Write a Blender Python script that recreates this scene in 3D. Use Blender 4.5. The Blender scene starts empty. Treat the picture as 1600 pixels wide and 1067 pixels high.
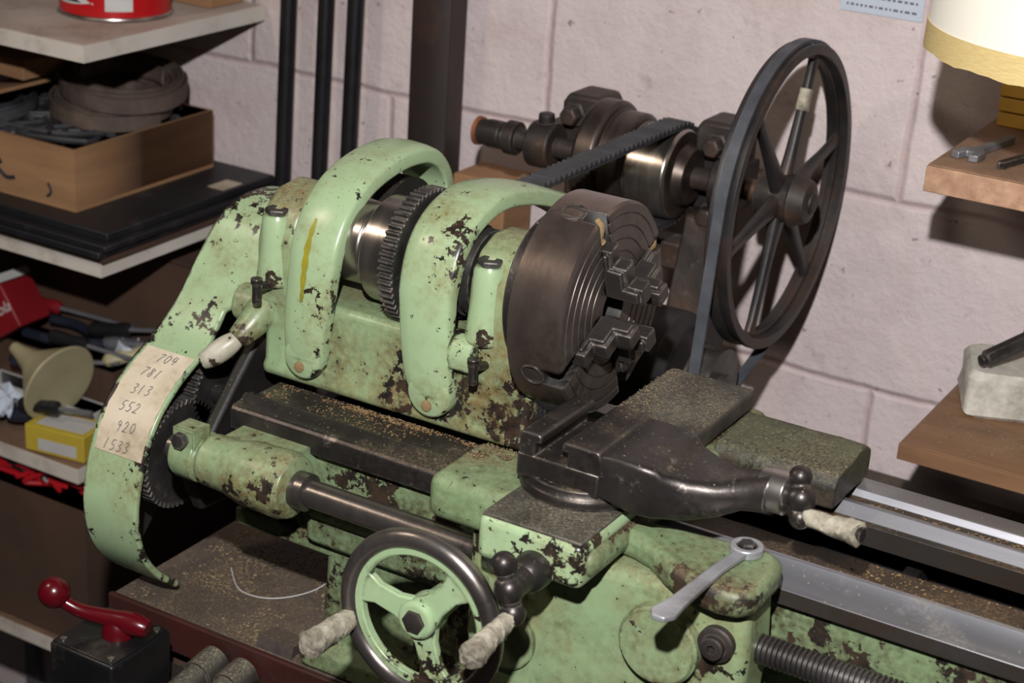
import bpy, bmesh, math, random
from mathutils import Vector, Matrix, noise as mnoise
random.seed(7)
D=bpy.data
COL=bpy.context.scene.collection
pi=math.pi
WL={}   # world location of every object (no rotations are used on objects)
def srgb(r,g,b):
    def f(c):
        c/=255
        return c/12.92 if c<=.04045 else ((c+.055)/1.055)**2.4
    return (f(r),f(g),f(b),1)
# ---------------------------------------------------------------- materials
def mat(name,c1,c2=None,scale=20,rough=.5,rough2=None,metal=0,bump=.15,bscale=None,chip=None,chipamt=.42,chipscale=78,
        edge=False,grime=None,grimeamt=.5,dust=0,dustcol=(140,122,92),spec=.5,detail=6,stretch=None,specks=True,wear=None,stain=None,stainamt=.5):
    m=D.materials.new(name);m.use_nodes=True;nt=m.node_tree;N=nt.nodes;L=nt.links
    b=N['Principled BSDF']
    tc=N.new('ShaderNodeTexCoord');vec=tc.outputs['Object']
    if stretch:
        mp=N.new('ShaderNodeMapping');mp.inputs['Scale'].default_value=stretch;L.new(vec,mp.inputs[0]);vec2=mp.outputs[0]
    else: vec2=vec
    def noise(s,d=detail,v=None,r=.55):
        n=N.new('ShaderNodeTexNoise');n.inputs['Scale'].default_value=s;n.inputs['Detail'].default_value=d;n.inputs['Roughness'].default_value=r
        L.new(v if v else vec,n.inputs['Vector']);return n.outputs['Fac']
    def ramp(f,a,bb):
        n=N.new('ShaderNodeMapRange');n.inputs[1].default_value=a;n.inputs[2].default_value=bb;L.new(f,n.inputs[0]);return n.outputs[0]
    def math_(op,a,bb):
        n=N.new('ShaderNodeMath');n.operation=op;n.use_clamp=True
        for i,q in enumerate((a,bb)):
            if isinstance(q,(int,float)): n.inputs[i].default_value=q
            else: L.new(q,n.inputs[i])
        return n.outputs[0]
    def mix(f,a,bb):
        n=N.new('ShaderNodeMix');n.data_type='RGBA'
        if isinstance(f,(int,float)): n.inputs[0].default_value=f
        else: L.new(f,n.inputs[0])
        for i,q in ((6,a),(7,bb)):
            if isinstance(q,tuple): n.inputs[i].default_value=q
            else: L.new(q,n.inputs[i])
        return n.outputs[2]
    geo=None
    def edgemask(rad,a,bb):
        nonlocal geo
        geo=geo or N.new('ShaderNodeNewGeometry')
        bv=N.new('ShaderNodeBevel');bv.samples=4;bv.inputs[0].default_value=rad
        dp=N.new('ShaderNodeVectorMath');dp.operation='DOT_PRODUCT';L.new(bv.outputs[0],dp.inputs[0]);L.new(geo.outputs['Normal'],dp.inputs[1])
        return ramp(dp.outputs['Value'],a,bb)
    C1=srgb(*c1);C2=srgb(*(c2 or c1))
    nf=noise(scale,v=vec2)
    col=mix(ramp(nf,.35,.68),C1,C2)
    rr=N.new('ShaderNodeMapRange');rr.inputs[3].default_value=rough;rr.inputs[4].default_value=rough2 if rough2 is not None else rough
    L.new(nf,rr.inputs[0]);rough_s=rr.outputs[0]
    if stain:
        g=math_('MULTIPLY',ramp(noise(8,5,r=.6),.58-stainamt*.12,.72-stainamt*.06),math_('ADD',math_('MULTIPLY',ramp(noise(120,5,r=.7),.38,.62),.7),.2))
        col=mix(math_('MULTIPLY',g,.85),col,srgb(*stain))
    if grime:
        g=ramp(noise(13,6,r=.65),.60-grimeamt*.22,.80-grimeamt*.12);g2=ramp(noise(190,4),.33,.62)
        g=math_('MULTIPLY',g,math_('ADD',math_('MULTIPLY',g2,.65),.3))
        col=mix(g,col,srgb(*grime))
    if wear:
        e=math_('MULTIPLY',edgemask(.0022,.99,.86),ramp(noise(120,4),.38,.56))
        e=math_('MAXIMUM',e,math_('MULTIPLY',ramp(noise(55,6,r=.7),.60,.68),.5))
        col=mix(e,col,srgb(*wear))
    height=noise(bscale or scale*4,4,v=vec2)
    if chip:
        a=noise(chipscale,7,r=.68);bg=noise(11,2)
        f=math_('ADD',math_('MULTIPLY',a,.58),math_('MULTIPLY',bg,.54))
        if edge:
            e=edgemask(.0045,.985,.80)
            f=math_('ADD',f,math_('MULTIPLY',e,.135))
        th=.615+(.5-chipamt)*.24
        k=ramp(f,th+.006,th+.011)
        if specks: k=math_('MAXIMUM',k,ramp(noise(190,3),.70,.71))
        col=mix(k,col,mix(ramp(noise(90,3),.4,.62),srgb(*chip),srgb(chip[0]*1.6+10,chip[1]*1.45+7,chip[2]*1.3+4)))
        h2=math_('SUBTRACT',1.0,k)
        height=math_('ADD',math_('MULTIPLY',height,.25),math_('MULTIPLY',h2,.6))
    metal_s=None
    if dust>0:
        geo=geo or N.new('ShaderNodeNewGeometry')
        sx=N.new('ShaderNodeSeparateXYZ');L.new(geo.outputs['Normal'],sx.inputs[0])
        up=ramp(sx.outputs[2],.4,.9)
        dn=math_('MULTIPLY',ramp(noise(18,5),.62-dust*.35,.74-dust*.1),math_('ADD',math_('MULTIPLY',ramp(noise(420,3,r=.8),.40,.60),.75),.12))
        dm=math_('MULTIPLY',up,dn)
        sp=math_('MULTIPLY',up,ramp(noise(420,1),.72-dust*.05,.75-dust*.05))
        dm=math_('MAXIMUM',dm,sp)
        col=mix(dm,col,mix(ramp(noise(600,1),.35,.65),srgb(*[c*.6 for c in dustcol]),srgb(*dustcol)))
        if metal:
            mm=math_('MULTIPLY',math_('SUBTRACT',1.0,dm),metal);L.new(mm,b.inputs['Metallic'])
            metal_s=1
        rough_s=math_('MAXIMUM',rough_s,math_('MULTIPLY',dm,.9))
    L.new(col,b.inputs['Base Color']);L.new(rough_s,b.inputs['Roughness'])
    if not metal_s: b.inputs['Metallic'].default_value=metal
    b.inputs['Specular IOR Level'].default_value=spec
    if bump>0:
        bp=N.new('ShaderNodeBump');bp.inputs['Strength'].default_value=bump;bp.inputs['Distance'].default_value=.0012
        L.new(height,bp.inputs['Height']);L.new(bp.outputs[0],b.inputs['Normal'])
    return m
W=(168,158,150)
paint=mat('chipped_green_paint',(148,170,131),(158,180,141),scale=14,rough=.24,rough2=.36,bump=.35,chip=(27,24,23),chipamt=.47,edge=True,grime=(118,106,62),grimeamt=.6,dust=.1)
paint_dirty=mat('grimy_green_paint',(122,143,104),(134,155,116),scale=14,rough=.38,rough2=.58,bump=.45,chip=(30,26,23),chipamt=.54,edge=True,grime=(60,51,33),grimeamt=1.5,dust=.65,stain=(98,76,42),stainamt=.9)
paint_casting=mat('oily_green_paint',(136,158,119),(146,168,129),scale=14,rough=.28,rough2=.44,bump=.4,chip=(29,25,23),chipamt=.45,edge=True,grime=(78,66,38),grimeamt=1.15,dust=.5,stain=(132,94,50),stainamt=1.35)
paint_moss=mat('oil_stained_green_paint',(82,84,60),(60,60,48),scale=30,rough=.5,rough2=.7,bump=.8,chip=(30,28,24),chipamt=.64,edge=True,grime=(40,36,28),grimeamt=1.4,dust=.95,dustcol=(138,132,104))
steel_dark=mat('dark_worn_steel',(60,56,55),(88,82,79),scale=24,rough=.26,rough2=.5,metal=.75,bump=.35,grime=(38,32,29),grimeamt=.9,dust=.35,wear=W)
steel_rim=mat('hand_polished_steel',(104,98,95),(134,126,121),scale=18,rough=.22,rough2=.4,metal=.85,bump=.15,grime=(54,44,38),grimeamt=.6)
steel_dusty=mat('dusty_dark_iron',(60,56,53),(92,87,80),scale=30,rough=.5,rough2=.7,metal=.5,bump=.5,dust=.9,dustcol=(138,130,108),wear=(130,122,110))
steel_chuck=mat('chuck_steel',(112,99,92),(138,123,115),scale=12,rough=.25,rough2=.38,metal=.85,bump=.08,grime=(72,55,45),grimeamt=.6,stretch=(3,1,1))
steel_face=mat('chuck_face_steel',(86,78,74),(114,104,98),scale=16,rough=.36,rough2=.5,metal=.6,bump=.12,grime=(42,36,32),grimeamt=1.0)
steel_jaw=mat('worn_jaw_steel',(66,61,59),(98,91,87),scale=24,rough=.28,rough2=.48,metal=.7,bump=.25,grime=(38,32,29),grimeamt=.7,wear=(166,157,149))
steel_bright=mat('polished_steel',(190,184,178),(140,132,126),scale=30,rough=.22,rough2=.4,metal=.95,bump=.05)
steel_way=mat('machined_way_steel',(170,170,176),(128,126,128),scale=18,rough=.28,rough2=.5,metal=.85,bump=.1,stretch=(.15,1,1),dust=.15)
way_dark=mat('oily_way_surface',(64,60,57),(44,40,37),scale=18,rough=.35,rough2=.6,metal=.4,bump=.2,stretch=(.3,1,1),grime=(56,42,30),grimeamt=1.0,dust=.7,dustcol=(128,100,68))
steel_grey=mat('grey_tool_steel',(142,142,148),(108,108,112),scale=30,rough=.35,rough2=.5,metal=.6,bump=.1)
steel_wrench=mat('bright_wrench_steel',(172,172,176),(142,142,146),scale=30,rough=.32,rough2=.45,metal=.45,bump=.1,grime=(90,84,76),grimeamt=.5)
screw_steel=mat('oily_thread_steel',(112,108,106),(80,76,74),scale=30,rough=.3,rough2=.45,metal=.8,bump=.1)
iron_brown=mat('brown_rusty_iron',(46,42,41),(70,61,56),scale=28,rough=.42,rough2=.68,metal=.45,bump=.45,grime=(96,64,42),grimeamt=.45,wear=(106,97,90))
wheel_iron=mat('rust_dusted_cast_iron',(42,41,42),(64,60,59),scale=22,rough=.36,rough2=.58,metal=.45,bump=.3,grime=(86,60,42),grimeamt=.45)
rust=mat('orange_rust',(140,84,50),(98,60,40),scale=60,rough=.9,bump=.5)
pulley_steel=mat('polished_pulley_steel',(146,138,132),(182,172,164),scale=14,rough=.2,rough2=.34,metal=.95,bump=.05,stretch=(5,1,1))
pulley_dark=mat('greasy_pulley_iron',(64,57,53),(96,85,78),scale=14,rough=.3,rough2=.5,metal=.8,bump=.15,grime=(56,42,34),grimeamt=.9,stretch=(5,1,1))
gear_iron=mat('oily_gear_iron',(50,48,48),(78,74,72),scale=40,rough=.34,rough2=.55,metal=.6,bump=.2,wear=(140,132,124))
black_oil_and_shade=mat('black_grease_and_shade',(18,15,14),(30,26,23),scale=30,rough=.5,rough2=.7,bump=.4,dust=.12)  # real grease on lathe parts, also painted shade in the chuck bore
rubber=mat('black_rubber',(36,36,38),(54,54,58),scale=40,rough=.5,rough2=.65,bump=.2)
belt_grey=mat('grey_belt_fabric',(74,76,82),(56,58,63),scale=40,rough=.5,rough2=.7,bump=.25)
tape=mat('old_masking_tape',(188,181,162),(134,125,108),scale=70,rough=.8,bump=.9,grime=(72,64,54),grimeamt=1.3)
label_paper=mat('cream_label_paper',(204,191,170),(190,176,152),scale=20,rough=.75,bump=.1,grime=(136,118,90),grimeamt=.6)
ink=mat('black_ink',(40,38,46),rough=.7,bump=0)
pencil=mat('faded_pen_ink',(92,88,98),rough=.7,bump=0)
brass=mat('packed_swarf_dust',(150,126,88),(100,80,54),scale=80,rough=.8,bump=.5)
yellow_paint=mat('yellow_paint_drip',(146,138,42),(118,110,36),scale=40,rough=.4,bump=.1)
white_paint=mat('chipped_white_paint',(186,180,164),(156,152,134),scale=40,rough=.4,bump=.3,chip=(34,30,26),chipamt=.62,grime=(110,102,74),grimeamt=.7)
red_plastic=mat('dark_red_plastic',(84,7,18),(70,7,15),scale=20,rough=.2,rough2=.3,bump=.05)
black_box=mat('black_enamel',(14,14,16),(24,23,24),scale=20,rough=.3,rough2=.45,bump=.1,grime=(80,72,64),grimeamt=.3)
tabletop=mat('brown_dusty_bench_top',(80,70,63),(58,50,46),scale=8,rough=.6,rough2=.8,bump=.4,dust=.95,dustcol=(130,113,88),grime=(42,34,30),grimeamt=.9)
tableedge=mat('red_brown_bench_edge',(60,28,24),(42,22,20),scale=10,rough=.4,rough2=.6,bump=.2,chip=(30,22,20),chipamt=.4)
shelf_white=mat('white_shelf_laminate',(208,201,192),(188,179,168),scale=6,rough=.5,bump=.1,grime=(130,114,98),grimeamt=.4)
shelf_top=mat('brown_dusty_shelf_board',(136,106,84),(112,86,68),scale=8,rough=.7,bump=.2,grime=(82,64,52),grimeamt=.6)
shelf_pale=mat('stained_white_shelf_top',(190,180,170),(160,144,132),scale=8,rough=.6,bump=.1,grime=(116,98,82),grimeamt=.6)
chipboard=mat('pale_chipboard_edge',(184,148,120),(148,110,86),scale=60,rough=.8,bump=.4,grime=(108,76,56),grimeamt=.6)
veneer=mat('walnut_veneer_board',(136,101,72),(102,73,52),scale=5,rough=.45,rough2=.6,bump=.15,stretch=(1,7,7),dust=.35,dustcol=(172,146,112))
cardboard=mat('brown_cardboard',(154,117,82),(134,99,68),scale=8,rough=.85,bump=.15,stretch=(1,1,6))
cardboard_dark=mat('dark_cardboard',(80,57,42),(62,44,34),scale=8,rough=.9,bump=.15)
black_card=mat('black_folder_card',(20,20,23),(30,30,34),scale=10,rough=.5,bump=.1,grime=(72,68,62),grimeamt=.2)
leather=mat('brown_leather_belting',(66,54,49),(94,79,70),scale=40,rough=.6,rough2=.8,bump=.4)
pole_black=mat('black_round_stock',(22,21,24),(34,32,36),scale=20,rough=.35,rough2=.5,metal=.3,bump=.15)
pipe_brown=mat('rusty_brown_steel_section',(64,52,49),(42,37,36),scale=12,rough=.42,rough2=.62,metal=.35,bump=.3,stretch=(1,1,.2),grime=(90,62,46),grimeamt=.5)
foam=mat('white_foam',(202,198,188),(172,168,154),scale=80,rough=.9,bump=.6,grime=(100,94,80),grimeamt=.55)
yellow_box=mat('yellow_card',(190,168,58),(172,148,48),scale=10,rough=.6,bump=.05)
red_card=mat('red_print_card',(128,18,28),(106,14,22),scale=10,rough=.5,bump=.05)
white_card=mat('white_print_card',(192,190,188),(172,170,166),scale=10,rough=.6,bump=.05)
blue_card=mat('pale_blue_white_card',(186,194,206),(170,178,192),scale=10,rough=.6,bump=.0)
cream=mat('cream_plastic',(172,164,130),(150,140,108),scale=10,rough=.4,bump=.05)
red_tin=mat('red_enamel_tin',(182,20,26),(164,16,20),scale=10,rough=.3,bump=.03)
blue_grip=mat('black_blue_grip',(24,28,40),(36,40,52),scale=20,rough=.45,bump=.1)
wire_red=mat('red_wire_insulation',(170,24,34),rough=.4,bump=0)
wire_black=mat('black_wire_insulation',(26,26,28),rough=.4,bump=0)
concrete=mat('grey_concrete_floor',(60,57,54),(46,43,41),scale=6,rough=.85,bump=.3)
sawdust=mat('sawdust',(144,126,94),(96,80,58),scale=200,rough=.9,bump=0)
sawdust_orange=mat('fresh_sawdust',(146,120,82),(98,74,48),scale=200,rough=.9,bump=0)
wood_yellow=mat('yellow_boxwood',(190,148,60),(158,116,46),scale=10,rough=.5,bump=.1,stretch=(1,6,6))
lampm=D.materials.new('cream_lamp_shade');lampm.use_nodes=True
nt=lampm.node_tree;b=nt.nodes['Principled BSDF'];b.inputs['Base Color'].default_value=srgb(220,215,200);b.inputs['Roughness'].default_value=.6
b.inputs['Emission Color'].default_value=(1,.96,.86,1);b.inputs['Emission Strength'].default_value=.14
lampb=D.materials.new('yellowed_shade_trim');lampb.use_nodes=True
nt=lampb.node_tree;b=nt.nodes['Principled BSDF'];b.inputs['Roughness'].default_value=.6
n1=nt.nodes.new('ShaderNodeTexNoise');n1.inputs['Scale'].default_value=30
mx=nt.nodes.new('ShaderNodeMix');mx.data_type='RGBA';mx.inputs[6].default_value=srgb(222,202,144);mx.inputs[7].default_value=srgb(176,148,96)
nt.links.new(n1.outputs[0],mx.inputs[0]);nt.links.new(mx.outputs[2],b.inputs['Base Color'])
b.inputs['Emission Color'].default_value=srgb(240,214,130);b.inputs['Emission Strength'].default_value=.04
# wall
wallm=D.materials.new('painted_block_wall');wallm.use_nodes=True
nt=wallm.node_tree;N=nt.nodes;L=nt.links;b=N['Principled BSDF']
tc=N.new('ShaderNodeTexCoord');sx=N.new('ShaderNodeSeparateXYZ');cx=N.new('ShaderNodeCombineXYZ');L.new(tc.outputs['Object'],sx.inputs[0])
ax=N.new('ShaderNodeMath');ax.inputs[1].default_value=.357+4.0;L.new(sx.outputs[0],ax.inputs[0])
az=N.new('ShaderNodeMath');az.inputs[1].default_value=.038+2.2;L.new(sx.outputs[2],az.inputs[0])
L.new(ax.outputs[0],cx.inputs[0]);L.new(az.outputs[0],cx.inputs[1])
wn=N.new('ShaderNodeTexNoise');wn.inputs['Scale'].default_value=14;L.new(tc.outputs['Object'],wn.inputs[0])
wv=N.new('ShaderNodeVectorMath');wv.operation='SCALE';wv.inputs[3].default_value=.009;L.new(wn.outputs['Color'],wv.inputs[0])
wa=N.new('ShaderNodeVectorMath');L.new(cx.outputs[0],wa.inputs[0]);L.new(wv.outputs[0],wa.inputs[1])
br=N.new('ShaderNodeTexBrick');br.inputs['Scale'].default_value=1;br.inputs['Brick Width'].default_value=.4;br.inputs['Row Height'].default_value=.2
br.inputs['Mortar Size'].default_value=.006;br.inputs['Mortar Smooth'].default_value=1;br.offset=.5;br.squash=1
br.inputs['Color1'].default_value=srgb(212,197,196);br.inputs['Color2'].default_value=srgb(206,192,191);br.inputs['Mortar'].default_value=srgb(194,173,173)
L.new(wa.outputs[0],br.inputs['Vector'])
def nz(s,d=6,r=.6):
    n=N.new('ShaderNodeTexNoise');n.inputs['Scale'].default_value=s;n.inputs['Detail'].default_value=d;n.inputs['Roughness'].default_value=r;L.new(tc.outputs['Object'],n.inputs[0]);return n.outputs[0]
def mr_(f,a,b_,c=0,d=1):
    n=N.new('ShaderNodeMapRange')
    for i,v in ((1,a),(2,b_),(3,c),(4,d)): n.inputs[i].default_value=v
    L.new(f,n.inputs[0]);return n.outputs[0]
def mx_(f,a,c):
    n=N.new('ShaderNodeMix');n.data_type='RGBA';L.new(f,n.inputs[0]);L.new(a,n.inputs[6]);n.inputs[7].default_value=c;return n.outputs[2]
col=mx_(mr_(nz(7,8,.65),.48,.74,0,.55),br.outputs['Color'],srgb(176,156,152))
col=mx_(mr_(nz(3.1,9,.72),.52,.70,0,.42),col,srgb(162,148,140))
col=mx_(mr_(nz(26,6,.7),.60,.74,0,.5),col,srgb(140,120,112))
col=mx_(mr_(nz(90,2),.70,.76,0,.65),col,srgb(100,84,80))
L.new(col,b.inputs['Base Color']);b.inputs['Roughness'].default_value=.55
ms=N.new('ShaderNodeMath');ms.operation='MULTIPLY_ADD';ms.inputs[1].default_value=-1.2;L.new(br.outputs['Fac'],ms.inputs[0]);L.new(nz(85,7,.7),ms.inputs[2])
bp=N.new('ShaderNodeBump');bp.inputs['Strength'].default_value=.7;bp.inputs['Distance'].default_value=.0035;L.new(ms.outputs[0],bp.inputs['Height']);L.new(bp.outputs[0],b.inputs['Normal'])
# ---------------------------------------------------------------- mesh builders
def NB(): return bmesh.new()
def quadstrip(bm,A,B,mi,closed=True):
    n=len(A)
    for i in range(n if closed else n-1):
        j=(i+1)%n
        try:
            f=bm.faces.new((A[i],A[j],B[j],B[i]));f.material_index=mi
        except ValueError: pass
def face(bm,vs,mi):
    try:
        f=bm.faces.new(vs);f.material_index=mi;return f
    except ValueError: return None
def box(bm,x0,x1,y0,y1,z0,z1,mi=0,M=None):
    P=[Vector((x,y,z)) for z in (z0,z1) for x,y in ((x0,y0),(x1,y0),(x1,y1),(x0,y1))]
    if M: P=[M@p for p in P]
    v=[bm.verts.new(p) for p in P]
    for q in ((0,3,2,1),(4,5,6,7),(0,1,5,4),(1,2,6,5),(2,3,7,6),(3,0,4,7)): face(bm,[v[i] for i in q],mi)
def frame(d):
    d=Vector(d).normalized()
    a=Vector((0,0,1)) if abs(d.z)<.9 else Vector((1,0,0))
    u=d.cross(a).normalized();return d,u,d.cross(u)
def rev(bm,prof,o,d,n=40,mi=0,mis=None):
    d,u,w=frame(d);o=Vector(o);rings=[]
    for s,r in prof:
        if r<=1e-6: rings.append([bm.verts.new(o+d*s)])
        else: rings.append([bm.verts.new(o+d*s+(u*math.cos(2*pi*i/n)+w*math.sin(2*pi*i/n))*r) for i in range(n)])
    for k in range(len(rings)-1):
        A,B=rings[k],rings[k+1];m=mis[k] if mis else mi
        if len(A)==1 and len(B)==1: continue
        if len(A)==1:
            for i in range(n): face(bm,(A[0],B[(i+1)%n],B[i]),m)
        elif len(B)==1:
            for i in range(n): face(bm,(A[i],A[(i+1)%n],B[0]),m)
        else: quadstrip(bm,A,B,m)
    if len(rings[0])>1: face(bm,rings[0],mis[0] if mis else mi)
    if len(rings[-1])>1: face(bm,rings[-1],mis[-1] if mis else mi)
def cyl(bm,a,b,r,r2=None,n=28,mi=0):
    a=Vector(a);b=Vector(b);l=(b-a).length;rev(bm,[(0,r),(l,r if r2 is None else r2)],a,b-a,n,mi)
def ring(bm,o,d,s0,s1,ri,ro,n=64,mi=0):
    d,u,w=frame(d);o=Vector(o);R=[]
    for s,r in ((s0,ri),(s0,ro),(s1,ro),(s1,ri)):
        R.append([bm.verts.new(o+d*s+(u*math.cos(2*pi*i/n)+w*math.sin(2*pi*i/n))*r) for i in range(n)])
    for k in range(4): quadstrip(bm,R[k],R[(k+1)%4],mi)
def torus(bm,o,d,R,r,n=64,m=14,mi=0,sq=1):
    d,u,w=frame(d);o=Vector(o);S=[]
    for i in range(n):
        a=2*pi*i/n;e=u*math.cos(a)+w*math.sin(a)
        S.append([bm.verts.new(o+e*(R+r*math.cos(2*pi*j/m))+d*r*sq*math.sin(2*pi*j/m)) for j in range(m)])
    for i in range(n): quadstrip(bm,S[i],S[(i+1)%n],mi)
def sph(bm,c,r,n=20,mi=0,sz=1):
    k=n//2
    rev(bm,[(-r*math.cos(pi*i/k)*sz,r*math.sin(pi*i/k) if 0<i<k else 0) for i in range(k+1)],c,(0,0,1),n,mi)
def tube(bm,pts,rads,n=12,mi=0,closed=False):
    P=[Vector(p) for p in pts]
    if not hasattr(rads,'__len__'): rads=[rads]*len(P)
    t=(P[1]-P[0]).normalized();_,u,w=frame(t);S=[]
    for i,p in enumerate(P):
        if i==0: t2=(P[1]-P[0])
        elif i==len(P)-1: t2=P[-1]-P[-2]
        else: t2=P[i+1]-P[i-1]
        t2=t2.normalized();q=t.rotation_difference(t2);u=q@u;w=q@w;t=t2
        S.append([bm.verts.new(p+(u*math.cos(2*pi*j/n)+w*math.sin(2*pi*j/n))*rads[i]) for j in range(n)])
    for i in range(len(S)-1): quadstrip(bm,S[i],S[i+1],mi)
    face(bm,S[0],mi);face(bm,S[-1],mi)
def spline(pts,k=6):
    P=[Vector(p) for p in pts];out=[]
    for i in range(len(P)-1):
        p0=P[max(i-1,0)];p1=P[i];p2=P[i+1];p3=P[min(i+2,len(P)-1)]
        for j in range(k):
            t=j/k
            out.append(.5*((2*p1)+(-p0+p2)*t+(2*p0-5*p1+4*p2-p3)*t*t+(-p0+3*p1-3*p2+p3)*t**3))
    out.append(P[-1]);return out
def prism(bm,poly,a,b,axis='x',mi=0,M=None,ms=None):
    def mp(u,v,c):
        p={'x':Vector((c,u,v)),'y':Vector((u,c,v)),'z':Vector((u,v,c))}[axis]
        return M@p if M else p
    A=[bm.verts.new(mp(u,v,a)) for u,v in poly];B=[bm.verts.new(mp(u,v,b)) for u,v in poly]
    n=len(poly)
    for i in range(n):
        j=(i+1)%n;face(bm,(A[i],A[j],B[j],B[i]),ms[i] if ms else mi)
    face(bm,A,mi);face(bm,B,mi)
def strap(bm,prof,x0,x1,th,mi=0,k=6):
    """band following a (y,z) curve, x0..x1 wide (numbers or functions of 0..1), th thick"""
    P=spline([Vector((p[0],p[1],0)) for p in prof],k)
    f0=x0 if callable(x0) else (lambda t:x0)
    f1=x1 if callable(x1) else (lambda t:x1)
    rows=[]
    for i,p in enumerate(P):
        t=(P[min(i+1,len(P)-1)]-P[max(i-1,0)]).normalized();nrm=Vector((t.y,-t.x,0))
        q=p+nrm*th;a=f0(i/(len(P)-1));c=f1(i/(len(P)-1))
        rows.append([bm.verts.new((a,p.x,p.y)),bm.verts.new((c,p.x,p.y)),bm.verts.new((c,q.x,q.y)),bm.verts.new((a,q.x,q.y))])
    for i in range(len(rows)-1): quadstrip(bm,rows[i],rows[i+1],mi)
    face(bm,rows[0],mi);face(bm,rows[-1],mi)
    return P
def gear(bm,o,rr,rt,w,n,mi=0,bore=0):
    poly=[]
    for i in range(n):
        for f,r in ((0,rr),(.2,rt),(.5,rt),(.7,rr)):
            a=2*pi*(i+f)/n;poly.append((o[1]+r*math.cos(a),o[2]+r*math.sin(a)))
    prism(bm,poly,o[0],o[0]+w,'x',mi)
def loft(bm,secs,mi=0):
    S=[[bm.verts.new(p) for p in s] for s in secs]
    for i in range(len(S)-1): quadstrip(bm,S[i],S[i+1],mi)
    face(bm,S[0],mi);face(bm,S[-1],mi)
def rrect(hw,hh,r,k=4):
    out=[]
    for cx_,cy_,a0 in ((hw-r,hh-r,0),(-hw+r,hh-r,pi/2),(-hw+r,-hh+r,pi),(hw-r,-hh+r,1.5*pi)):
        for j in range(k+1):
            a=a0+pi/2*j/k;out.append((cx_+r*math.cos(a),cy_+r*math.sin(a)))
    return out
def fin(bm,name,mats,parent=None,bevel=0,seg=2,label=None,cat=None,group=None,kind=None,flat=False,raw=False,ang=35):
    bmesh.ops.remove_doubles(bm,verts=bm.verts,dist=1e-6)
    bmesh.ops.recalc_face_normals(bm,faces=bm.faces)
    cs=[v.co for v in bm.verts]
    mn=Vector([min(c[i] for c in cs) for i in range(3)]);mxx=Vector([max(c[i] for c in cs) for i in range(3)])
    o=Vector(((mn.x+mxx.x)/2,(mn.y+mxx.y)/2,mn.z))
    if raw: o=Vector((0,0,0))
    for v in bm.verts: v.co-=o
    lim=math.radians(ang)
    for e in bm.edges:
        if len(e.link_faces)==2: e.smooth=e.calc_face_angle(0)<lim
    for f in bm.faces: f.smooth=not flat
    me=D.meshes.new(name);bm.to_mesh(me);bm.free()
    if not isinstance(mats,(list,tuple)): mats=[mats]
    for m in mats: me.materials.append(m)
    ob=D.objects.new(name,me);COL.objects.link(ob)
    place(ob,o,parent)
    if bevel:
        md=ob.modifiers.new('bevel','BEVEL');md.width=bevel;md.segments=seg;md.limit_method='ANGLE';md.angle_limit=math.radians(ang);md.harden_normals=False
    meta(ob,label,cat,group,kind);return ob
def meta(ob,label=None,cat=None,group=None,kind=None):
    if label: ob['label']=label
    if cat: ob['category']=cat
    if group: ob['group']=group
    if kind: ob['kind']=kind
def place(ob,o,parent):
    WL[ob.name]=Vector(o)
    if parent:
        ob.parent=parent;ob.location=Vector(o)-WL[parent.name]
    else: ob.location=o
def empty(name,o,label=None,cat=None,parent=None,group=None):
    e=D.objects.new(name,None);COL.objects.link(e);e.empty_display_size=.02;place(e,Vector(o),parent);meta(e,label,cat,group);return e
def text(s,size,M,m,name,parent,ext=.0002,shear=.2,bold=0):
    c=D.curves.new(name,'FONT');c.body=s;c.size=size;c.shear=shear;c.extrude=ext;c.align_x='CENTER';c.align_y='CENTER';c.offset=bold
    t=D.objects.new(name+'_tmp',c);COL.objects.link(t)
    dg=bpy.context.evaluated_depsgraph_get();me=D.meshes.new_from_object(t.evaluated_get(dg))
    D.objects.remove(t);D.curves.remove(c)
    bm=NB();bm.from_mesh(me);D.meshes.remove(me);bm.transform(M)
    for f in bm.faces: f.material_index=0
    return fin(bm,name,m,parent)
def axes(o,x,y):
    x=Vector(x).normalized();z=x.cross(Vector(y)).normalized();y=z.cross(x)
    return Matrix.Translation(Vector(o))@Matrix((x,y,z)).transposed().to_4x4()
def boolean(ob,cutters):
    for c in cutters:
        md=ob.modifiers.new('b','BOOLEAN');md.object=c;md.operation='DIFFERENCE';md.solver='EXACT'
    dg=bpy.context.evaluated_depsgraph_get();me=D.meshes.new_from_object(ob.evaluated_get(dg))
    ob.modifiers.clear();ob.data=me
    for c in cutters: D.objects.remove(c)
def rough_up(bm,amp,freq=60):
    for v in bm.verts: v.co+=Vector(mnoise.noise_vector(v.co*freq))*amp
# ---------------------------------------------------------------- room
FL=-1.08;WY=.54
bm=NB();box(bm,-2.2,2.2,WY,WY+.1,FL,1.3);fin(bm,'wall_back',wallm,kind='structure',raw=True)
bm=NB();box(bm,-2.2,2.2,-2.6,WY,FL-.05,FL);fin(bm,'floor',concrete,kind='structure')
# ---------------------------------------------------------------- bench
TZ=-.32
bench=empty('workbench',(.3,.2,FL),'brown wooden workbench with a red-brown edge, covered in sawdust','workbench')
bm=NB();box(bm,-.385,1.3,-.118,.52,TZ-.028,TZ,0);box(bm,-.387,1.3,-.124,-.118,TZ-.032,TZ+.001,1)
fin(bm,'bench_top',[tabletop,tableedge],bench,bevel=.002)
for x in (-.35,1.22):
    for y in (-.07,.46):
        bm=NB();box(bm,x-.035,x+.035,y-.035,y+.035,FL,TZ-.028);fin(bm,'leg',cardboard_dark,bench,bevel=.003)
bm=NB();box(bm,-.36,1.25,-.10,-.08,TZ-.13,TZ-.032);fin(bm,'apron_rail',tableedge,bench,bevel=.002)
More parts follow.
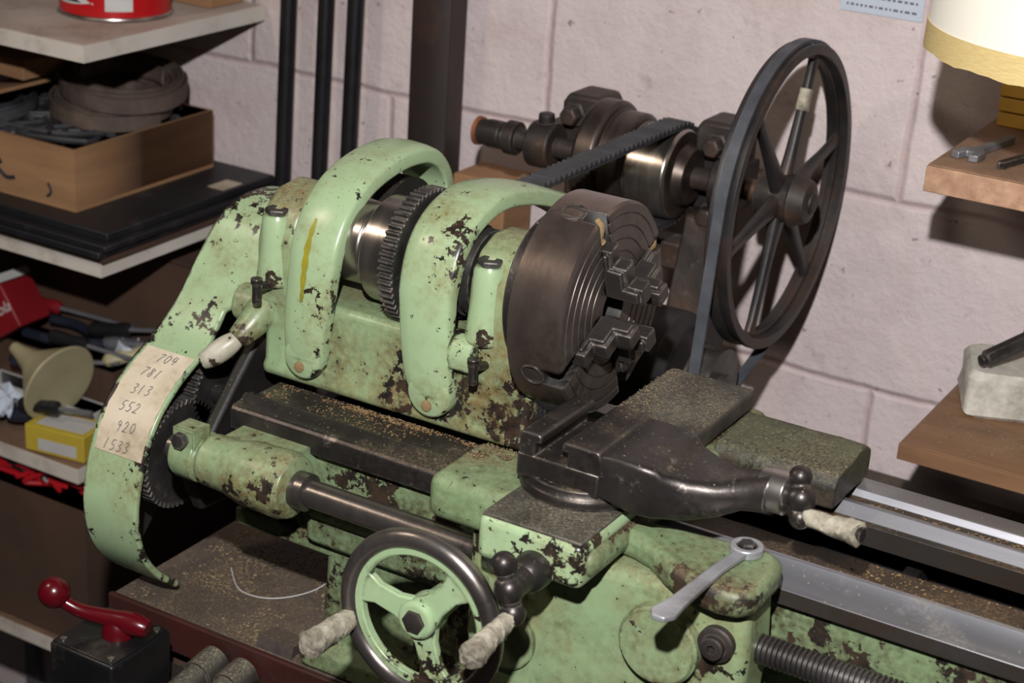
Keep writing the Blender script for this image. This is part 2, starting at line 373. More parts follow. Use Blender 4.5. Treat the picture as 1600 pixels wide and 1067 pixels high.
# ---------------------------------------------------------------- LATHE
lathe=empty('metal_lathe',(.2,0,TZ+.001),'old green chipped-paint metalworking lathe on a dusty bench','lathe')
X0=-.268;XM=-.03;X1=.9
fw=[(-.108,-.133),(-.108,-.1215),(-.104,-.1195),(-.097,-.118),(-.086,-.109),(-.083,-.109),(-.076,-.117),(-.045,-.117),(-.045,-.133)]
fwl=[(-.109,-.137),(-.109,-.121),(-.106,-.1175),(-.097,-.1165),(-.092,-.113),(-.088,-.113),(-.082,-.119),(-.045,-.119),(-.045,-.133)]
rw=[(.006,-.133),(.006,-.117),(.012,-.117),(.020,-.109),(.024,-.109),(.031,-.117),(.046,-.117),(.050,-.112),(.07,-.112),(.07,-.133)]
bm=NB();prism(bm,fwl,X0,XM,'x');fin(bm,'bed_way',steel_dark,lathe,bevel=.0012,label='dark oily end of the front bed way')
bm=NB();prism(bm,fw,XM,X1,'x',ms=[1,0,0,0,0,1,1,1,1]);fin(bm,'bed_way',[steel_way,way_dark],lathe,bevel=.0006,label='front bed way with a bright machined V and oily flat')
bm=NB();prism(bm,rw,X0,X1,'x',ms=[1,1,0,0,0,1,0,0,1,1]);fin(bm,'bed_way',[steel_way,way_dark],lathe,bevel=.0006,label='rear bed way with bright machined strips')
bm=NB()
box(bm,X0+.002,X1-.002,-.100,-.086,-.215,-.133,0)
box(bm,X0+.002,X1-.002,-.104,-.082,-.222,-.208,0)
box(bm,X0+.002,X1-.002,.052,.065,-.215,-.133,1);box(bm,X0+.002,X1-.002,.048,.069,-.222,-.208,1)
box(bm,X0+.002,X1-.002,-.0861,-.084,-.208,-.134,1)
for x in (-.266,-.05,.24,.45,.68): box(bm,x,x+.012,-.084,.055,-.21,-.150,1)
fin(bm,'bed_casting',[paint_dirty,black_oil_and_shade],lathe,bevel=.002)
bm=NB();box(bm,X0+.01,X1-.01,-.084,.052,-.205,-.198);fin(bm,'chip_pan',way_dark,lathe,label='greasy chip-filled floor inside the bed')
for x0,x1 in ((-.19,-.01),(.68,.86)):
    bm=NB();secs=[]
    for z,g,hy0,hy1 in ((TZ+.001,.004,-.117,.10),(-.303,.004,-.116,.098),(-.296,-.010,-.105,.085),(-.214,-.012,-.104,.08),(-.206,.0,-.116,.09),(-.186,0,-.117,.09)):
        secs.append([Vector(((x0+x1)/2+u,(hy0+hy1)/2+v,z)) for u,v in rrect((x1-x0)/2+g,(hy1-hy0)/2,.008,3)])
    loft(bm,secs);fin(bm,'bed_foot',paint_dirty,lathe,bevel=.002,seg=2)
# headstock
bm=NB()
prism(bm,[(-.0455,-.117),(-.0455,-.108),(-.0425,-.103),(-.0415,-.07),(-.040,-.045),(.08,-.045),(.08,-.117)],-.288,-.040,'x')
prism(bm,[(-.041,-.06),(-.040,-.005),(-.034,.017),(-.015,.033),(.015,.036),(.036,.02),(.046,-.005),(.06,-.06)],-.298,-.260,'x')
prism(bm,[(-.044,-.117),(-.043,-.06),(-.041,-.02),(-.038,.008),(-.027,.028),(-.008,.037),(.012,.037),(.032,.025),(.044,.0),(.05,-.06),(.06,-.117)],-.100,-.046,'x')
head=fin(bm,'headstock',paint_casting,lathe,bevel=.006,seg=4)
for x,zt in ((-.283,.019),(-.086,.022)):
    bm=NB();rev(bm,[(0,.017),(.035,.0135),(zt+.034,.0125),(zt+.038,.0105)],(x,-.031,-.04),(0,0,1),28)
    fin(bm,'oil_boss',paint,head)
for x,zt in ((-.283,.02),(-.086,.023)):
    bm=NB();rev(bm,[(0,.0105),(.004,.0105),(.005,.009),(.005,.004),(.002,.004),(.002,0)],(x,-.031,zt-.003),(0,0,1),6);fin(bm,'oil_cup',gear_iron,head,bevel=.0006)
for x,y,z in ((-.281,-.052,-.037),(-.079,-.052,-.052)):
    bm=NB();cyl(bm,(x,-.040,z-.004),(x,y-.006,z+.001),.0035);cyl(bm,(x,y-.008,z-.013),(x,y-.008,z+.006),.0036,n=16);rev(bm,[(0,.0048),(.005,.0048)],(x,y-.008,z+.003),(0,0,1),16)
    fin(bm,'drain_pin',steel_dark,head,bevel=.0006)
P1=[(-.0525,-.090),(-.054,-.072),(-.053,-.050),(-.0500,-.022),(-.044,.005),(-.029,.030),(-.006,.048),(.024,.058),(.058,.062),(.090,.058),(.113,.043),(.126,.018),(.130,-.03)]
P2=[(-.0525,-.088),(-.054,-.075),(-.054,-.05),(-.052,-.020),(-.048,.003),(-.038,.027),(-.020,.044),(.006,.054),(.035,.056),(.075,.049),(.115,.036),(.16,.018),(.20,-.006),(.215,-.04)]
def guard(P,x0,x1,lug,shift=0,extra=None):
    bm=NB()
    pts=spline([Vector((p[0],p[1],0)) for p in P],6);rows=[]
    h0=(x1-x0)/2
    sec=[(-1,.0125),(-1,.0035),(-.95,.0015),(-.86,.0003),(-.5,-.0012),(0,-.0018),(.5,-.0012),(.86,.0003),(.95,.0015),(1,.0035),(1,.0125),(.95,.0135),(-.95,.0135)]
    N_=len(pts)
    for i,p in enumerate(pts):
        t=(pts[min(i+1,N_-1)]-pts[max(i-1,0)]).normalized();nr=Vector((t.y,-t.x,0))
        h=h0*(.88+.12*min(1,i/12)+.10*max(0,min(1,(i-12)/14)));xm=(x0+x1)/2+shift*max(0,1-i/20)
        rows.append([Vector((xm+s*h,p.x+nr.x*d,p.y+nr.y*d)) for s,d in sec])
    loft(bm,rows)
    rev(bm,[(0,lug[2]-.003),(.0012,lug[2]-.0010),(.0035,lug[2]),(lug[1],lug[2])],lug[0],(0,1,0),40)
    if extra: extra(bm)
    return bm
bm=guard(P1,-.259,-.218,((-.2410,-.0542,-.0890),.0140,.0180),-.0025)
g1=fin(bm,'belt_guard',paint,head,bevel=.0008,seg=2,label='arched green cast guard over the spindle pulley')
bm=guard(P2,-.154,-.110,((-.1215,-.0542,-.0870),.0140,.0195),.0105,lambda b_:strap(b_,[(-.051,-.062),(-.0525,-.052),(-.050,-.043),(-.044,-.038),(-.034,-.036)],-.115,-.086,.009))
g2=fin(bm,'belt_guard',paint,head,bevel=.0008,seg=2,label='arched green cast guard over the drive belt')
for g,x,z,y in ((g1,-.2420,-.096,-.0545),(g2,-.1215,-.096,-.0545)):
    bm=NB();rev(bm,[(0,.0045),(.0015,.0043),(.002,.003),(.002,0)],(x,y,z),(0,-1,0),20);box(bm,x-.004,x+.004,y-.0024,y-.0019,z-.0005,z+.0005)
    fin(bm,'slotted_screw',brass,g)
def off(P,d):
    out=[]
    for i,p in enumerate(P):
        t=(P[min(i+1,len(P)-1)]-P[max(i-1,0)]).normalized();out.append((p.x-t.y*d,p.y+t.x*d))
    return out
def drip(xc,ys,w):
    b_=NB();n=len(ys);L_=[];R_=[]
    for (y,z),ww in zip(ys,w):
        L_.append(b_.verts.new((xc-ww,y,z)));R_.append(b_.verts.new((xc+ww,y,z)))
    for i in range(n-1): face(b_,(L_[i],R_[i],R_[i+1],L_[i+1]),0)
    return b_
pf=[p for p in spline([Vector((a[0],a[1],0)) for a in P1],6)]
sel=[p for p in pf if -.045<p.y<.024 and p.x<.0]
bb=drip(-.2415,off(sel,.0024),[.0010+.0018*math.sin(pi*min(1,(i+.5)/len(sel)))+.0006*math.sin(i*2.2) for i in range(len(sel))])
fin(bb,'yellow_paint_streak',yellow_paint,g1,label='streak of yellow paint')
# spindle
bm=NB()
rev(bm,[(0,.0),(0,.018),(.04,.018),(.042,.030),(.046,.0335),(.096,.0335),(.097,.0325),(.102,.0325),(.103,.037),(.105,.0425),(.129,.0425),(.131,.038),(.138,.036)],(-.302,0,0),(1,0,0),64)
fin(bm,'spindle_sleeve',pulley_steel,lathe,bevel=.0008,label='polished steel spindle sleeve and collar')
bm=NB();gear(bm,(-.171,0,0),.0525,.0555,.0125,60)
fin(bm,'bull_gear',gear_iron,lathe,bevel=.0005,label='dark spindle bull gear with straight teeth')
bm=NB();rev(bm,[(0,.030),(.001,.036),(.004,.0345),(.033,.0345),(.036,.036),(.037,.033)],(-.1530,0,0),(1,0,0),56);rev(bm,[(0,.034),(.010,.034),(.010,.02)],(-.113,0,0),(1,0,0),40)
fin(bm,'spindle_pulley',gear_iron,lathe)
bm=NB();rev(bm,[(0,.028),(.01,.028),(.012,.024),(.020,.024)],(-.06,0,0),(1,0,0),40);fin(bm,'spindle_nose',black_oil_and_shade,lathe)  # nose coloured black to stand for the shade down the bore
# chuck
bm=NB()
prof=[(-.045,0),(-.045,.077),(-.043,.0805),(-.002,.0805),(0,.0785)]
r=.0725
while r>.026:
    prof+=[(0,r+.0035),(0,r),(-.0010,r-.0004),(-.0010,r-.0011),(0,r-.0015)];r-=.0095
prof+=[(0,.0165),(-.002,.0155),(-.03,.0155),(-.03,0)]
rev(bm,prof,(0.002,0,-.002),(1,0,0),96,mis=[0]*4+[1]*(len(prof)-8)+[2,2,2])  # bore wall and bottom painted black as the shade in the hole
chuck=fin(bm,'chuck',[steel_chuck,steel_face,black_oil_and_shade],lathe,label='dark steel four-jaw chuck with ringed face')
cut=[];JA=[110,206,292,26];c0=Vector((.002,0,-.002))
for a in JA:
    a=math.radians(a);M=axes(c0,(0,math.cos(a),math.sin(a)),(0,-math.sin(a),math.cos(a)))
    b_=NB();box(b_,.008,.10,-.0066,.0066,-.014,.02,M=M)
    cut.append(fin(b_,'cutter',black_oil_and_shade))
boolean(chuck,cut)
bm=NB();rev(bm,[(0,.058),(.016,.058)],(-.059,0,0),(1,0,0),64);fin(bm,'chuck_backplate',steel_dark,chuck,bevel=.001)
for k,a in enumerate(JA):
    a=math.radians(a);M=axes(c0,(0,math.cos(a),math.sin(a)),(0,-math.sin(a),math.cos(a)))
    j0=(.015,.015,.015,.018)[k]
    Mj=M@Matrix(((1,0,0,0),(0,0,1,0),(0,1,0,0),(0,0,0,1)))
    bm=NB()
    pl=[(j0,-.013),(j0,.030),(j0+.014,.030),(j0+.014,.018),(j0+.029,.018),(j0+.029,.007),(j0+.042,.007),(j0+.042,-.013)]
    prism(bm,pl,-.0064,.0064,'z',M=Mj)
    pl2=[(j0+.003,.0010),(j0+.003,.0275),(j0+.0125,.0275),(j0+.0125,.0155),(j0+.0275,.0155),(j0+.0275,.0045),(j0+.040,.0045),(j0+.040,.0010)]
    prism(bm,pl2,-.0100,.0100,'z',M=Mj)
    fin(bm,'chuck_jaw',steel_jaw,chuck,bevel=.0011,seg=2)
    if k in (0,3):
        bm=NB();tube(bm,[M@Vector((x,.0012*math.sin(i*1.3),-.004+.0011*math.cos(i*2))) for i,x in enumerate((j0+.044,.062,.066,.071,.0745,.0785))],[.003,.0028,.0034,.0026,.003,.002],8)
        fin(bm,'packed_swarf',brass,chuck,label='sawdust packed in the jaw slot')
    er=Vector((0,math.cos(a),math.sin(a)))
    bm=NB();rev(bm,[(-.006,.0),(-.006,.0095),(.0006,.0095),(.0010,.0085),(-.0026,.0076),(-.0026,.0058),(-.0004,.0052),(-.0004,.003),(-.005,.003),(-.005,0)],er*.0805+Vector((-.022,0,-.002)),er,24)
    fin(bm,'adjusting_screw',gear_iron,chuck)
bm=NB();cyl(bm,(-.29,.075,-.02),(-.07,.075,-.02),.014);gear(bm,(-.17,.075,-.02),.018,.020,.016,24);rev(bm,[(0,.044),(.018,.044)],(-.245,.07,-.01),(1,0,0),54)
fin(bm,'back_gear',black_oil_and_shade,lathe,bevel=.0004)
# gear cover
PC=[(.114,-.018),(.085,-.006),(.055,.003),(.028,.002),(.006,-.012),(-.014,-.042),(-.034,-.078),(-.058,-.104),(-.092,-.124),(-.120,-.150),(-.137,-.185),(-.145,-.225),(-.138,-.262),(-.119,-.290),(-.094,-.311)]
PCr=PC[::-1]
bm=NB()
def cx0(t): return -.392+.030*max(0,min(1,(t-.50)/.32))
def cx1(t): return -.335+.035*max(0,min(1,(t-.575)/.03))
S=strap(bm,PCr,cx0,cx1,.006)
n=len(S)
cen=bm.verts.new((-.374,.045,-.13));rim=[bm.verts.new((cx0(i/(n-1))+.001,p.x*.985,p.y*.99)) for i,p in enumerate(S)]
for i in range(n-1): face(bm,(cen,rim[i],rim[i+1]),1)
cov=fin(bm,'gear_cover',[paint,black_oil_and_shade],lathe,bevel=.0022,seg=3,label='large curved green end cover with handwritten paper label')
i0=min(range(n),key=lambda i:abs(S[i].y+.177));i1=min(range(n),key=lambda i:abs(S[i].y+.110))
SS=S[i0:i1+1];SS=SS[::-1]      # top to bottom
o_=off(SS,-.0009)
bm=NB();rows=[]
for k,(y,z) in enumerate(o_): rows.append((bm.verts.new((-.386+.0006*math.sin(k*1.9),y,z)),bm.verts.new((-.3365+.0007*math.sin(k*2.7),y,z))))
for i in range(len(rows)-1): face(bm,(rows[i][0],rows[i][1],rows[i+1][1],rows[i+1][0]),0)
lab=fin(bm,'paper_label',label_paper,cov,label='cream paper label with a column of handwritten numbers')
DG={'0':[[(.3,.95),(.1,.75),(.08,.3),(.28,.02),(.5,.2),(.55,.7),(.33,.96)]],'1':[[(.3,1),(.22,.5),(.2,0)]],
'2':[[(.08,.75),(.25,.98),(.48,.8),(.35,.4),(.05,.03),(.3,.06),(.58,.04)]],'3':[[(.1,.92),(.4,.98),(.48,.75),(.22,.52),(.5,.35),(.4,.05),(.05,.05)]],
'4':[[(.2,.98),(.06,.45),(.55,.48)],[(.48,.9),(.38,0)]],'5':[[(.2,.95),(.12,.55),(.42,.5),(.48,.2),(.25,0),(.03,.08)],[(.2,.95),(.58,.98)]],
'7':[[(.06,.92),(.56,.96),(.3,.5),(.2,0)]],'8':[[(.45,.85),(.22,.97),(.15,.72),(.45,.38),(.35,.03),(.1,.15),(.25,.5),(.5,.85)]],
'9':[[(.48,.75),(.25,.97),(.1,.7),(.3,.52),(.48,.72),(.42,.3),(.32,0)]]}
acc=[0]
for i in range(1,len(o_)): acc.append(acc[-1]+math.hypot(o_[i][0]-o_[i-1][0],o_[i][1]-o_[i-1][1]))
for k,s in enumerate(('704','781','313','552','920','1533')):
    d=acc[-1]*(.085+.168*k);i=max(j for j in range(len(acc)) if acc[j]<=d);i=min(i,len(acc)-2)
    f=(d-acc[i])/(acc[i+1]-acc[i]);y=o_[i][0]*(1-f)+o_[i+1][0]*f;z=o_[i][1]*(1-f)+o_[i+1][1]*f
    ty=o_[i][0]-o_[i+1][0];tz=o_[i][1]-o_[i+1][1];tl=math.hypot(ty,tz);ty/=tl;tz/=tl
    nrm=Vector((1,0,0)).cross(Vector((0,ty,tz)))
    M=axes(Vector((-.360+(.003,-.002,-.001,-.003,.001,-.003)[k],y,z))+nrm*.0007,(1,.0,.0),(0,ty,tz))@Matrix.Rotation((.08,.02,.1,.04,.09,.05)[k],4,'Z')
    bm=NB();h=.0090;adv=.0068;x0=-len(s)*adv/2
    for ci,ch in enumerate(s):
        for st in DG[ch]:
            pts=[M@Vector((x0+ci*adv+(px_+.22*(py_-.5))*h*.85+random.uniform(-.0001,.0001),(py_-.5)*h,0)) for px_,py_ in st]
            tube(bm,spline(pts,4),.00028,5)
    fin(bm,'handwritten_number',pencil,lab)
# change gears
bm=NB();gear(bm,(-.352,-.038,-.150),.028,.032,.014,34);fin(bm,'change_gear',gear_iron,lathe,bevel=.0004)
bm=NB();gear(bm,(-.352,-.083,-.190),.043,.047,.014,50);fin(bm,'change_gear',gear_iron,lathe,bevel=.0004)
bm=NB();prism(bm,[(-.02,-.06),(.04,-.06),(.05,-.2),(-.03,-.23),(-.10,-.225),(-.115,-.19),(-.06,-.13),(-.03,-.10)],-.315,-.303,'x');cyl(bm,(-.356,-.038,-.15),(-.30,-.038,-.15),.01);cyl(bm,(-.36,-.083,-.190),(-.30,-.083,-.190),.01)
cyl(bm,(-.32,0,-.10),(-.28,0,-.10),.03)
fin(bm,'gear_quadrant',black_oil_and_shade,lathe,bevel=.003)
# reverse lever
bm=NB();cyl(bm,(-.318,-.030,-.066),(-.284,-.030,-.066),.016);tube(bm,spline([(-.292,-.034,-.064),(-.293,-.046,-.072),(-.296,-.056,-.080),(-.299,-.062,-.085)],4),[.015,.0145,.014,.0135,.013,.0125,.012,.0115,.011,.0105,.010,.0095,.009],16)
fin(bm,'reverse_lever',paint_casting,lathe,bevel=.001)
bm=NB();tube(bm,spline([(-.298,-.061,-.084),(-.304,-.067,-.090),(-.312,-.075,-.098),(-.319,-.081,-.104)],4),[.0062+.0034*math.sin(pi*i/12) for i in range(13)],16);fin(bm,'lever_handle',white_paint,lathe,label='short chipped white lever handle')
# leadscrew bracket
LY,LZ=-.142,-.149
bm=NB()
rev(bm,[(0,.014),(0,.019),(.003,.0205),(.022,.0205),(.024,.018),(.026,.018),(.028,.0205),(.050,.0215),(.065,.025),(.100,.0265),(.108,.024),(.11,.018)],(-.287,LY,LZ),(1,0,0),40)
box(bm,-.284,-.263,LY-.016,LY+.004,LZ+.010,LZ+.027)
box(bm,-.255,-.190,LY,-.098,LZ-.02,LZ+.018)
brk=fin(bm,'leadscrew_bracket',paint_casting,lathe,bevel=.004,seg=3)
bm=NB();cyl(bm,(-.2735,LY-.021,LZ+.019),(-.2735,LY+.008,LZ+.019),.005);rev(bm,[(0,.0065),(.006,.0065)],(-.2735,LY-.023,LZ+.019),(0,1,0),6);fin(bm,'clamp_bolt',gear_iron,brk)
bm=NB();rev(bm,[(0,.0),(0,.0145),(.014,.0145),(.015,.0105),(.20,.0105)],(-.180,LY,LZ),(1,0,0),32);cyl(bm,(-.298,LY,LZ),(-.28,LY,LZ),.009);fin(bm,'leadscrew',steel_rim,lathe,label='smooth dark end of the leadscrew')
bm=NB();pr=[(0,.008)];x=0
while x<.68:
    pr+=[(x,.0082),(x+.0007,.0102),(x+.0019,.0102),(x+.0026,.0082)];x+=.0035
rev(bm,pr,(.19,LY,LZ),(1,0,0),24);fin(bm,'leadscrew_thread',screw_steel,lathe,label='oily threaded steel leadscrew')
# ------------- carriage
car=empty('carriage',(.09,-.05,-.11),parent=lathe,label='green chipped saddle and apron with steel cross slide')
bm=NB()
box(bm,-.042,.03,-.178,-.105,-.115,-.080)
box(bm,.015,.102,-.20,.09,-.109,-.088)
fin(bm,'saddle',paint_dirty,car,bevel=.010,seg=5)
bm=NB()
prism(bm,[(-.004,-.108),(-.004,-.091),(.002,-.083),(.058,-.080),(.068,-.086),(.070,-.108)],.094,.190,'x')
bmesh.ops.subdivide_edges(bm,edges=bm.edges[:],cuts=3,use_grid_fill=True);rough_up(bm,.0012,60)
fin(bm,'rear_saddle_wing',paint_moss,car,bevel=.004,seg=3)
bm=NB()
wing=[(.09,-.125),(.186,-.112),(.199,-.118),(.203,-.135),(.203,-.170),(.196,-.181),(.180,-.184),(.155,-.180),(.137,-.170),(.120,-.157),(.105,-.151),(.09,-.15)]
prism(bm,wing,-.112,-.092,'z')
fin(bm,'front_saddle_wing',paint_dirty,car,bevel=.007,seg=4)
bm=NB();box(bm,.0165,.096,-.206,-.095,-.114,-.0815,0);fin(bm,'cross_slide_front',paint,car,bevel=.006,seg=3)
bm=NB();box(bm,.0190,.0935,-.2035,-.10,-.0825,-.0800);fin(bm,'cross_slide_top',steel_dusty,car,bevel=.001)
bm=NB();box(bm,.018,.090,-.09,.080,-.088,-.070);box(bm,.024,.090,-.15,-.08,-.0795,-.072);fin(bm,'cross_slide',steel_dusty,car,bevel=.005,seg=3,label='cross slide thick with metal dust and sawdust')
bm=NB()
ap=[(-.012,-.112),(.02,-.114),(.10,-.112),(.13,-.110),(.196,-.110),(.199,-.15),(.197,-.19),(.192,-.225),(.184,-.242),(.01,-.242),(-.006,-.235),(-.012,-.2)]
prism(bm,ap,-.167,-.120,'y')
fin(bm,'apron',paint_casting,car,bevel=.009,seg=5)
bm=NB();rev(bm,[(0,.0285),(.010,.0285),(.0125,.0265),(.0135,.0),],(.1405,-.165,-.152),(0,-1,0),48);fin(bm,'apron_boss',paint_casting,car)
bm=NB();rev(bm,[(0,.027),(.0035,.027),(.004,.024),(.004,0)],(.02,-.166,-.19),(0,-1,0),40);fin(bm,'apron_boss',paint_casting,car)
bm=NB();rev(bm,[(0,.0125),(.006,.0125),(.007,.011),(.007,.0078),(.012,.0078),(.0125,.007),(.0125,.003),(.009,.003),(.009,0)],(.179,-.166,-.139),(0,-1,0),28);fin(bm,'apron_bolt',iron_brown,car)
# compound
comp=empty('compound_slide',(.07,-.12,-.08),parent=lathe,label='dark steel compound slide with T-slot top')
bm=NB();rev(bm,[(0,.044),(.006,.044),(.008,.042),(.013,.041)],(.052,-.125,-.080),(0,0,1),56);fin(bm,'swivel_base',steel_dark,comp,bevel=.001)
bm=NB()
box(bm,.018,.080,-.160,-.086,-.070,-.053)
prism(bm,[(.019,-.054),(.019,-.0385),(.021,-.0365),(.034,-.0365),(.036,-.0385),(.036,-.043),(.031,-.044),(.031,-.054)],-.160,-.084,'y')
prism(bm,[(.056,-.054),(.056,-.044),(.051,-.043),(.051,-.0385),(.053,-.0365),(.078,-.0365),(.080,-.0385),(.084,-.054)],-.160,-.084,'y')
fin(bm,'t_slot_top',steel_dark,comp,bevel=.0012,seg=2)
bm=NB();secs=[]
for x,hw,zt,zb,rr in ((.079,.037,-.0385,-.070,.003),(.092,.0375,-.037,-.072,.0035),(.105,.037,-.0375,-.074,.004),(.118,.035,-.0395,-.075,.005),(.122,.033,-.0425,-.075,.006),(.138,.028,-.0440,-.074,.008),(.155,.0215,-.0435,-.070,.010),(.170,.0165,-.038,-.063,.0120),(.186,.0145,-.032,-.060,.0125)):
    secs.append([Vector((x,-.122+u,(zt+zb)/2+v)) for u,v in rrect(hw,(zt-zb)/2,min(rr,hw*.98,(zt-zb)/2*.98))])
loft(bm,secs);rough_up(bm,.0009,70);fin(bm,'compound_body',steel_dark,comp,label='tapering dark steel compound body')
cz=-.0455;cxx=.206
bm=NB();rev(bm,[(0,.0),(0,.0135),(.008,.0145),(.0185,.0145),(.02,.012),(.021,.006),(.028,.006)],(.178,-.1205,cz),(1,0,0),36);fin(bm,'dial_collar',steel_bright,comp,bevel=.0005)
bm=NB();sph(bm,(cxx,-.1215,cz),.0100);sph(bm,(cxx-.004,-.117,cz+.0125),.0078);sph(bm,(cxx+.002,-.125,cz-.0115),.0076)
tube(bm,[(cxx-.004,-.117,cz+.0125),(cxx,-.1215,cz),(cxx+.002,-.125,cz-.0115)],[.005,.007,.005],12)
fin(bm,'ball_crank',steel_dark,comp)
def taped(bm,a,b,r0,r1,n=26):
    a=Vector(a);b=Vector(b);d=(b-a).normalized();_,u,w=frame(d);S=[];k=18
    for i in range(n):
        t=i/(n-1);c=a.lerp(b,t);base=(r0*(1-t)+r1*t)*(1 if 0<i<n-1 else .7)
        S.append([bm.verts.new(c+(u*math.cos(2*pi*j/k)+w*math.sin(2*pi*j/k))*base*(1+.22*mnoise.noise(Vector((c.x*190+math.cos(2*pi*j/k)*1.4,c.y*190+math.sin(2*pi*j/k)*1.4,c.z*190))))+d*.002*math.sin(2*pi*j/k*2+i)) for j in range(k)])
    for i in range(n-1): quadstrip(bm,S[i],S[i+1],0)
    face(bm,S[0],0);face(bm,S[-1],0)
bm=NB();taped(bm,(cxx+.006,-.126,cz-.009),(cxx+.044,-.130,cz-.008),.0055,.0084);fin(bm,'taped_handle',tape,comp,label='crank handle wrapped in old masking tape')
bm=NB();cyl(bm,(cxx+.042,-.130,cz-.008),(cxx+.046,-.1305,cz-.008),.0055);fin(bm,'handle_tip',steel_dark,comp)
# cross-feed crank
cc=Vector((.062,-.238,-.1075))
bm=NB();rev(bm,[(0,.0135),(.006,.0135),(.014,.0125),(.018,.009),(.034,.009)],(cc.x,-.204,cc.z),(0,-1,0),32)
crank=fin(bm,'cross_feed_screw',steel_dark,lathe,bevel=.0005)
bm=NB();sph(bm,cc,.0102);sph(bm,cc+Vector((-.005,0,.0165)),.0086);sph(bm,cc+Vector((.004,0,-.016)),.0088);tube(bm,[cc+Vector((-.005,0,.0165)),cc,cc+Vector((.004,0,-.016))],[.005,.0078,.0058],14)
fin(bm,'ball_crank',steel_dark,crank)
bm=NB();taped(bm,cc+Vector((.004,-.004,-.018)),cc+Vector((.004,-.052,-.023)),.0058,.0092);fin(bm,'taped_handle',tape,crank,label='crank handle wrapped in old masking tape')
# handwheel
hc=Vector((-.005,-.235,-.153));R=.0565
bm=NB();torus(bm,hc,(0,1,0),R,.0070,72,16);hw=fin(bm,'handwheel',steel_rim,lathe,label='round carriage handwheel with green spokes')
bm=NB();ring(bm,hc,(0,1,0),-.0035,.0035,R-.0115,R-.004,72)
rev(bm,[(-.008,.0),(-.008,.012),(-.006,.014),(.012,.014),(.02,.011),(.066,.009)],hc,(0,1,0),32)
for a in (48,168,288):
    a=math.radians(a);M=axes(hc,(math.cos(a),0,math.sin(a)),(-math.sin(a),0,math.cos(a)))
    prism(bm,[(.008,-.012),(.018,-.0085),(.034,-.008),(.044,-.012),(.0515,-.021),(.0515,.021),(.044,.012),(.034,.008),(.018,.0085),(.008,.012)],-.0032,.0032,'z',M=M)
fin(bm,'handwheel_spider',paint,hw,bevel=.0015,seg=3,label='green three-spoke centre')
bm=NB();rev(bm,[(0,.0085),(.002,.0085),(.003,.006),(.003,0)],hc+Vector((0,-.008,0)),(0,-1,0),6);fin(bm,'centre_nut',iron_brown,hw)
bm=NB();hp=hc+Vector((-.053,-.004,-.018));taped(bm,hp,hp+Vector((-.002,-.046,.000)),.0070,.0098);fin(bm,'taped_handle',tape,hw,label='handwheel grip wrapped in grubby tape')
# wrench on saddle lock bolt
wr=NB()
zc=-.0888
ring(wr,(.176,-.128,zc),(0,0,1),-.0032,.0032,.0068,.0113,36)
prism(wr,[(.1715,-.1370),(.1805,-.1370),(.1765,-.165),(.1755,-.22),(.1765,-.236),(.172,-.243),(.164,-.243),(.1595,-.236),(.1635,-.22),(.1680,-.165)],zc-.002,zc+.002,'z')
fin(wr,'wrench',steel_wrench,bevel=.001,label='grey steel ring wrench hanging on the carriage lock bolt',cat='wrench')
bm=NB();rev(bm,[(-.004,.0062),(.006,.0062),(.007,.005),(.007,0)],(.176,-.128,zc-.002),(0,0,1),6);fin(bm,'lock_bolt',gear_iron,car)
# ---------------------------------------------------------------- countershaft
AY,AZ=.38,-.012
cs=empty('countershaft_drive',(-.1,.40,TZ),'rusty iron countershaft with cone pulley and large spoked wheel','countershaft')
bm=NB()
for x in (-.262,-.118):
    box(bm,x,x+.03,.405,.445,TZ+.0006,.036);prism(bm,[(x-.006,-.05),(x+.04,-.05),(x+.04,.028),(x+.034,.038),(x,.038),(x-.006,.028)],.402,.448,'y');box(bm,x-.01,x+.045,.39,.47,TZ+.0006,TZ+.02)
box(bm,-.26,-.09,.41,.44,-.12,-.09);box(bm,-.26,-.09,.41,.44,TZ+.03,TZ+.06)
fin(bm,'frame',iron_brown,cs,bevel=.004,seg=2)
for x in (-.285,-.088):
    bm=NB();cyl(bm,(x,AY,AZ),(x+.026,AY,AZ),.023,n=36);box(bm,x+.002,x+.024,AY,.425,AZ-.018,AZ+.018);cyl(bm,(x+.013,AY,AZ),(x+.013,AY,AZ+.032),.008)
    fin(bm,'bearing',iron_brown,cs,bevel=.002)
for p in ((-.098,.398,.018),(-.098,.398,-.050),(-.098,.398,-.10),(-.25,.398,.02)):
    bm=NB();rev(bm,[(-.02,.006),(0,.006),(0,.013),(.004,.013),(.004,.010),(.016,.010),(.018,.008),(.018,0)],p,(0,-1,0),6)
    fin(bm,'frame_bolt',iron_brown,cs,bevel=.001)
bm=NB();prism(bm,[(.385,-.05),(.425,-.05),(.42,-.15),(.41,-.25),(.40,TZ+.004),(.335,TZ+.004),(.34,-.25),(.355,-.15)],-.118,-.080,'x');fin(bm,'swing_arm',iron_brown,cs,bevel=.003,label='grey-brown cast arm sloping to the bench')
bm=NB();rev(bm,[(0,0),(0,.012),(.012,.014),(.026,.014),(.028,.0105),(.032,.0105),(.032,.017),(.044,.017),(.044,.0105),(.355,.0105),(.357,.008)],(-.346,AY,AZ),(1,0,0),28)
fin(bm,'shaft',iron_brown,cs,bevel=.0008)
bm=NB();ring(bm,(-.349,AY,AZ),(1,0,0),0,.004,.006,.0145,32);fin(bm,'shaft_washer',rust,cs)
bm=NB();pp_=[(0,.02),(0,.055),(.003,.0575),(.020,.0575),(.023,.055),(.024,.050),(.027,.050),(.046,.050),(.049,.047),(.050,.043),(.053,.0435),(.090,.0435),(.093,.041),(.094,.030),(.104,.026),(.105,.012)]
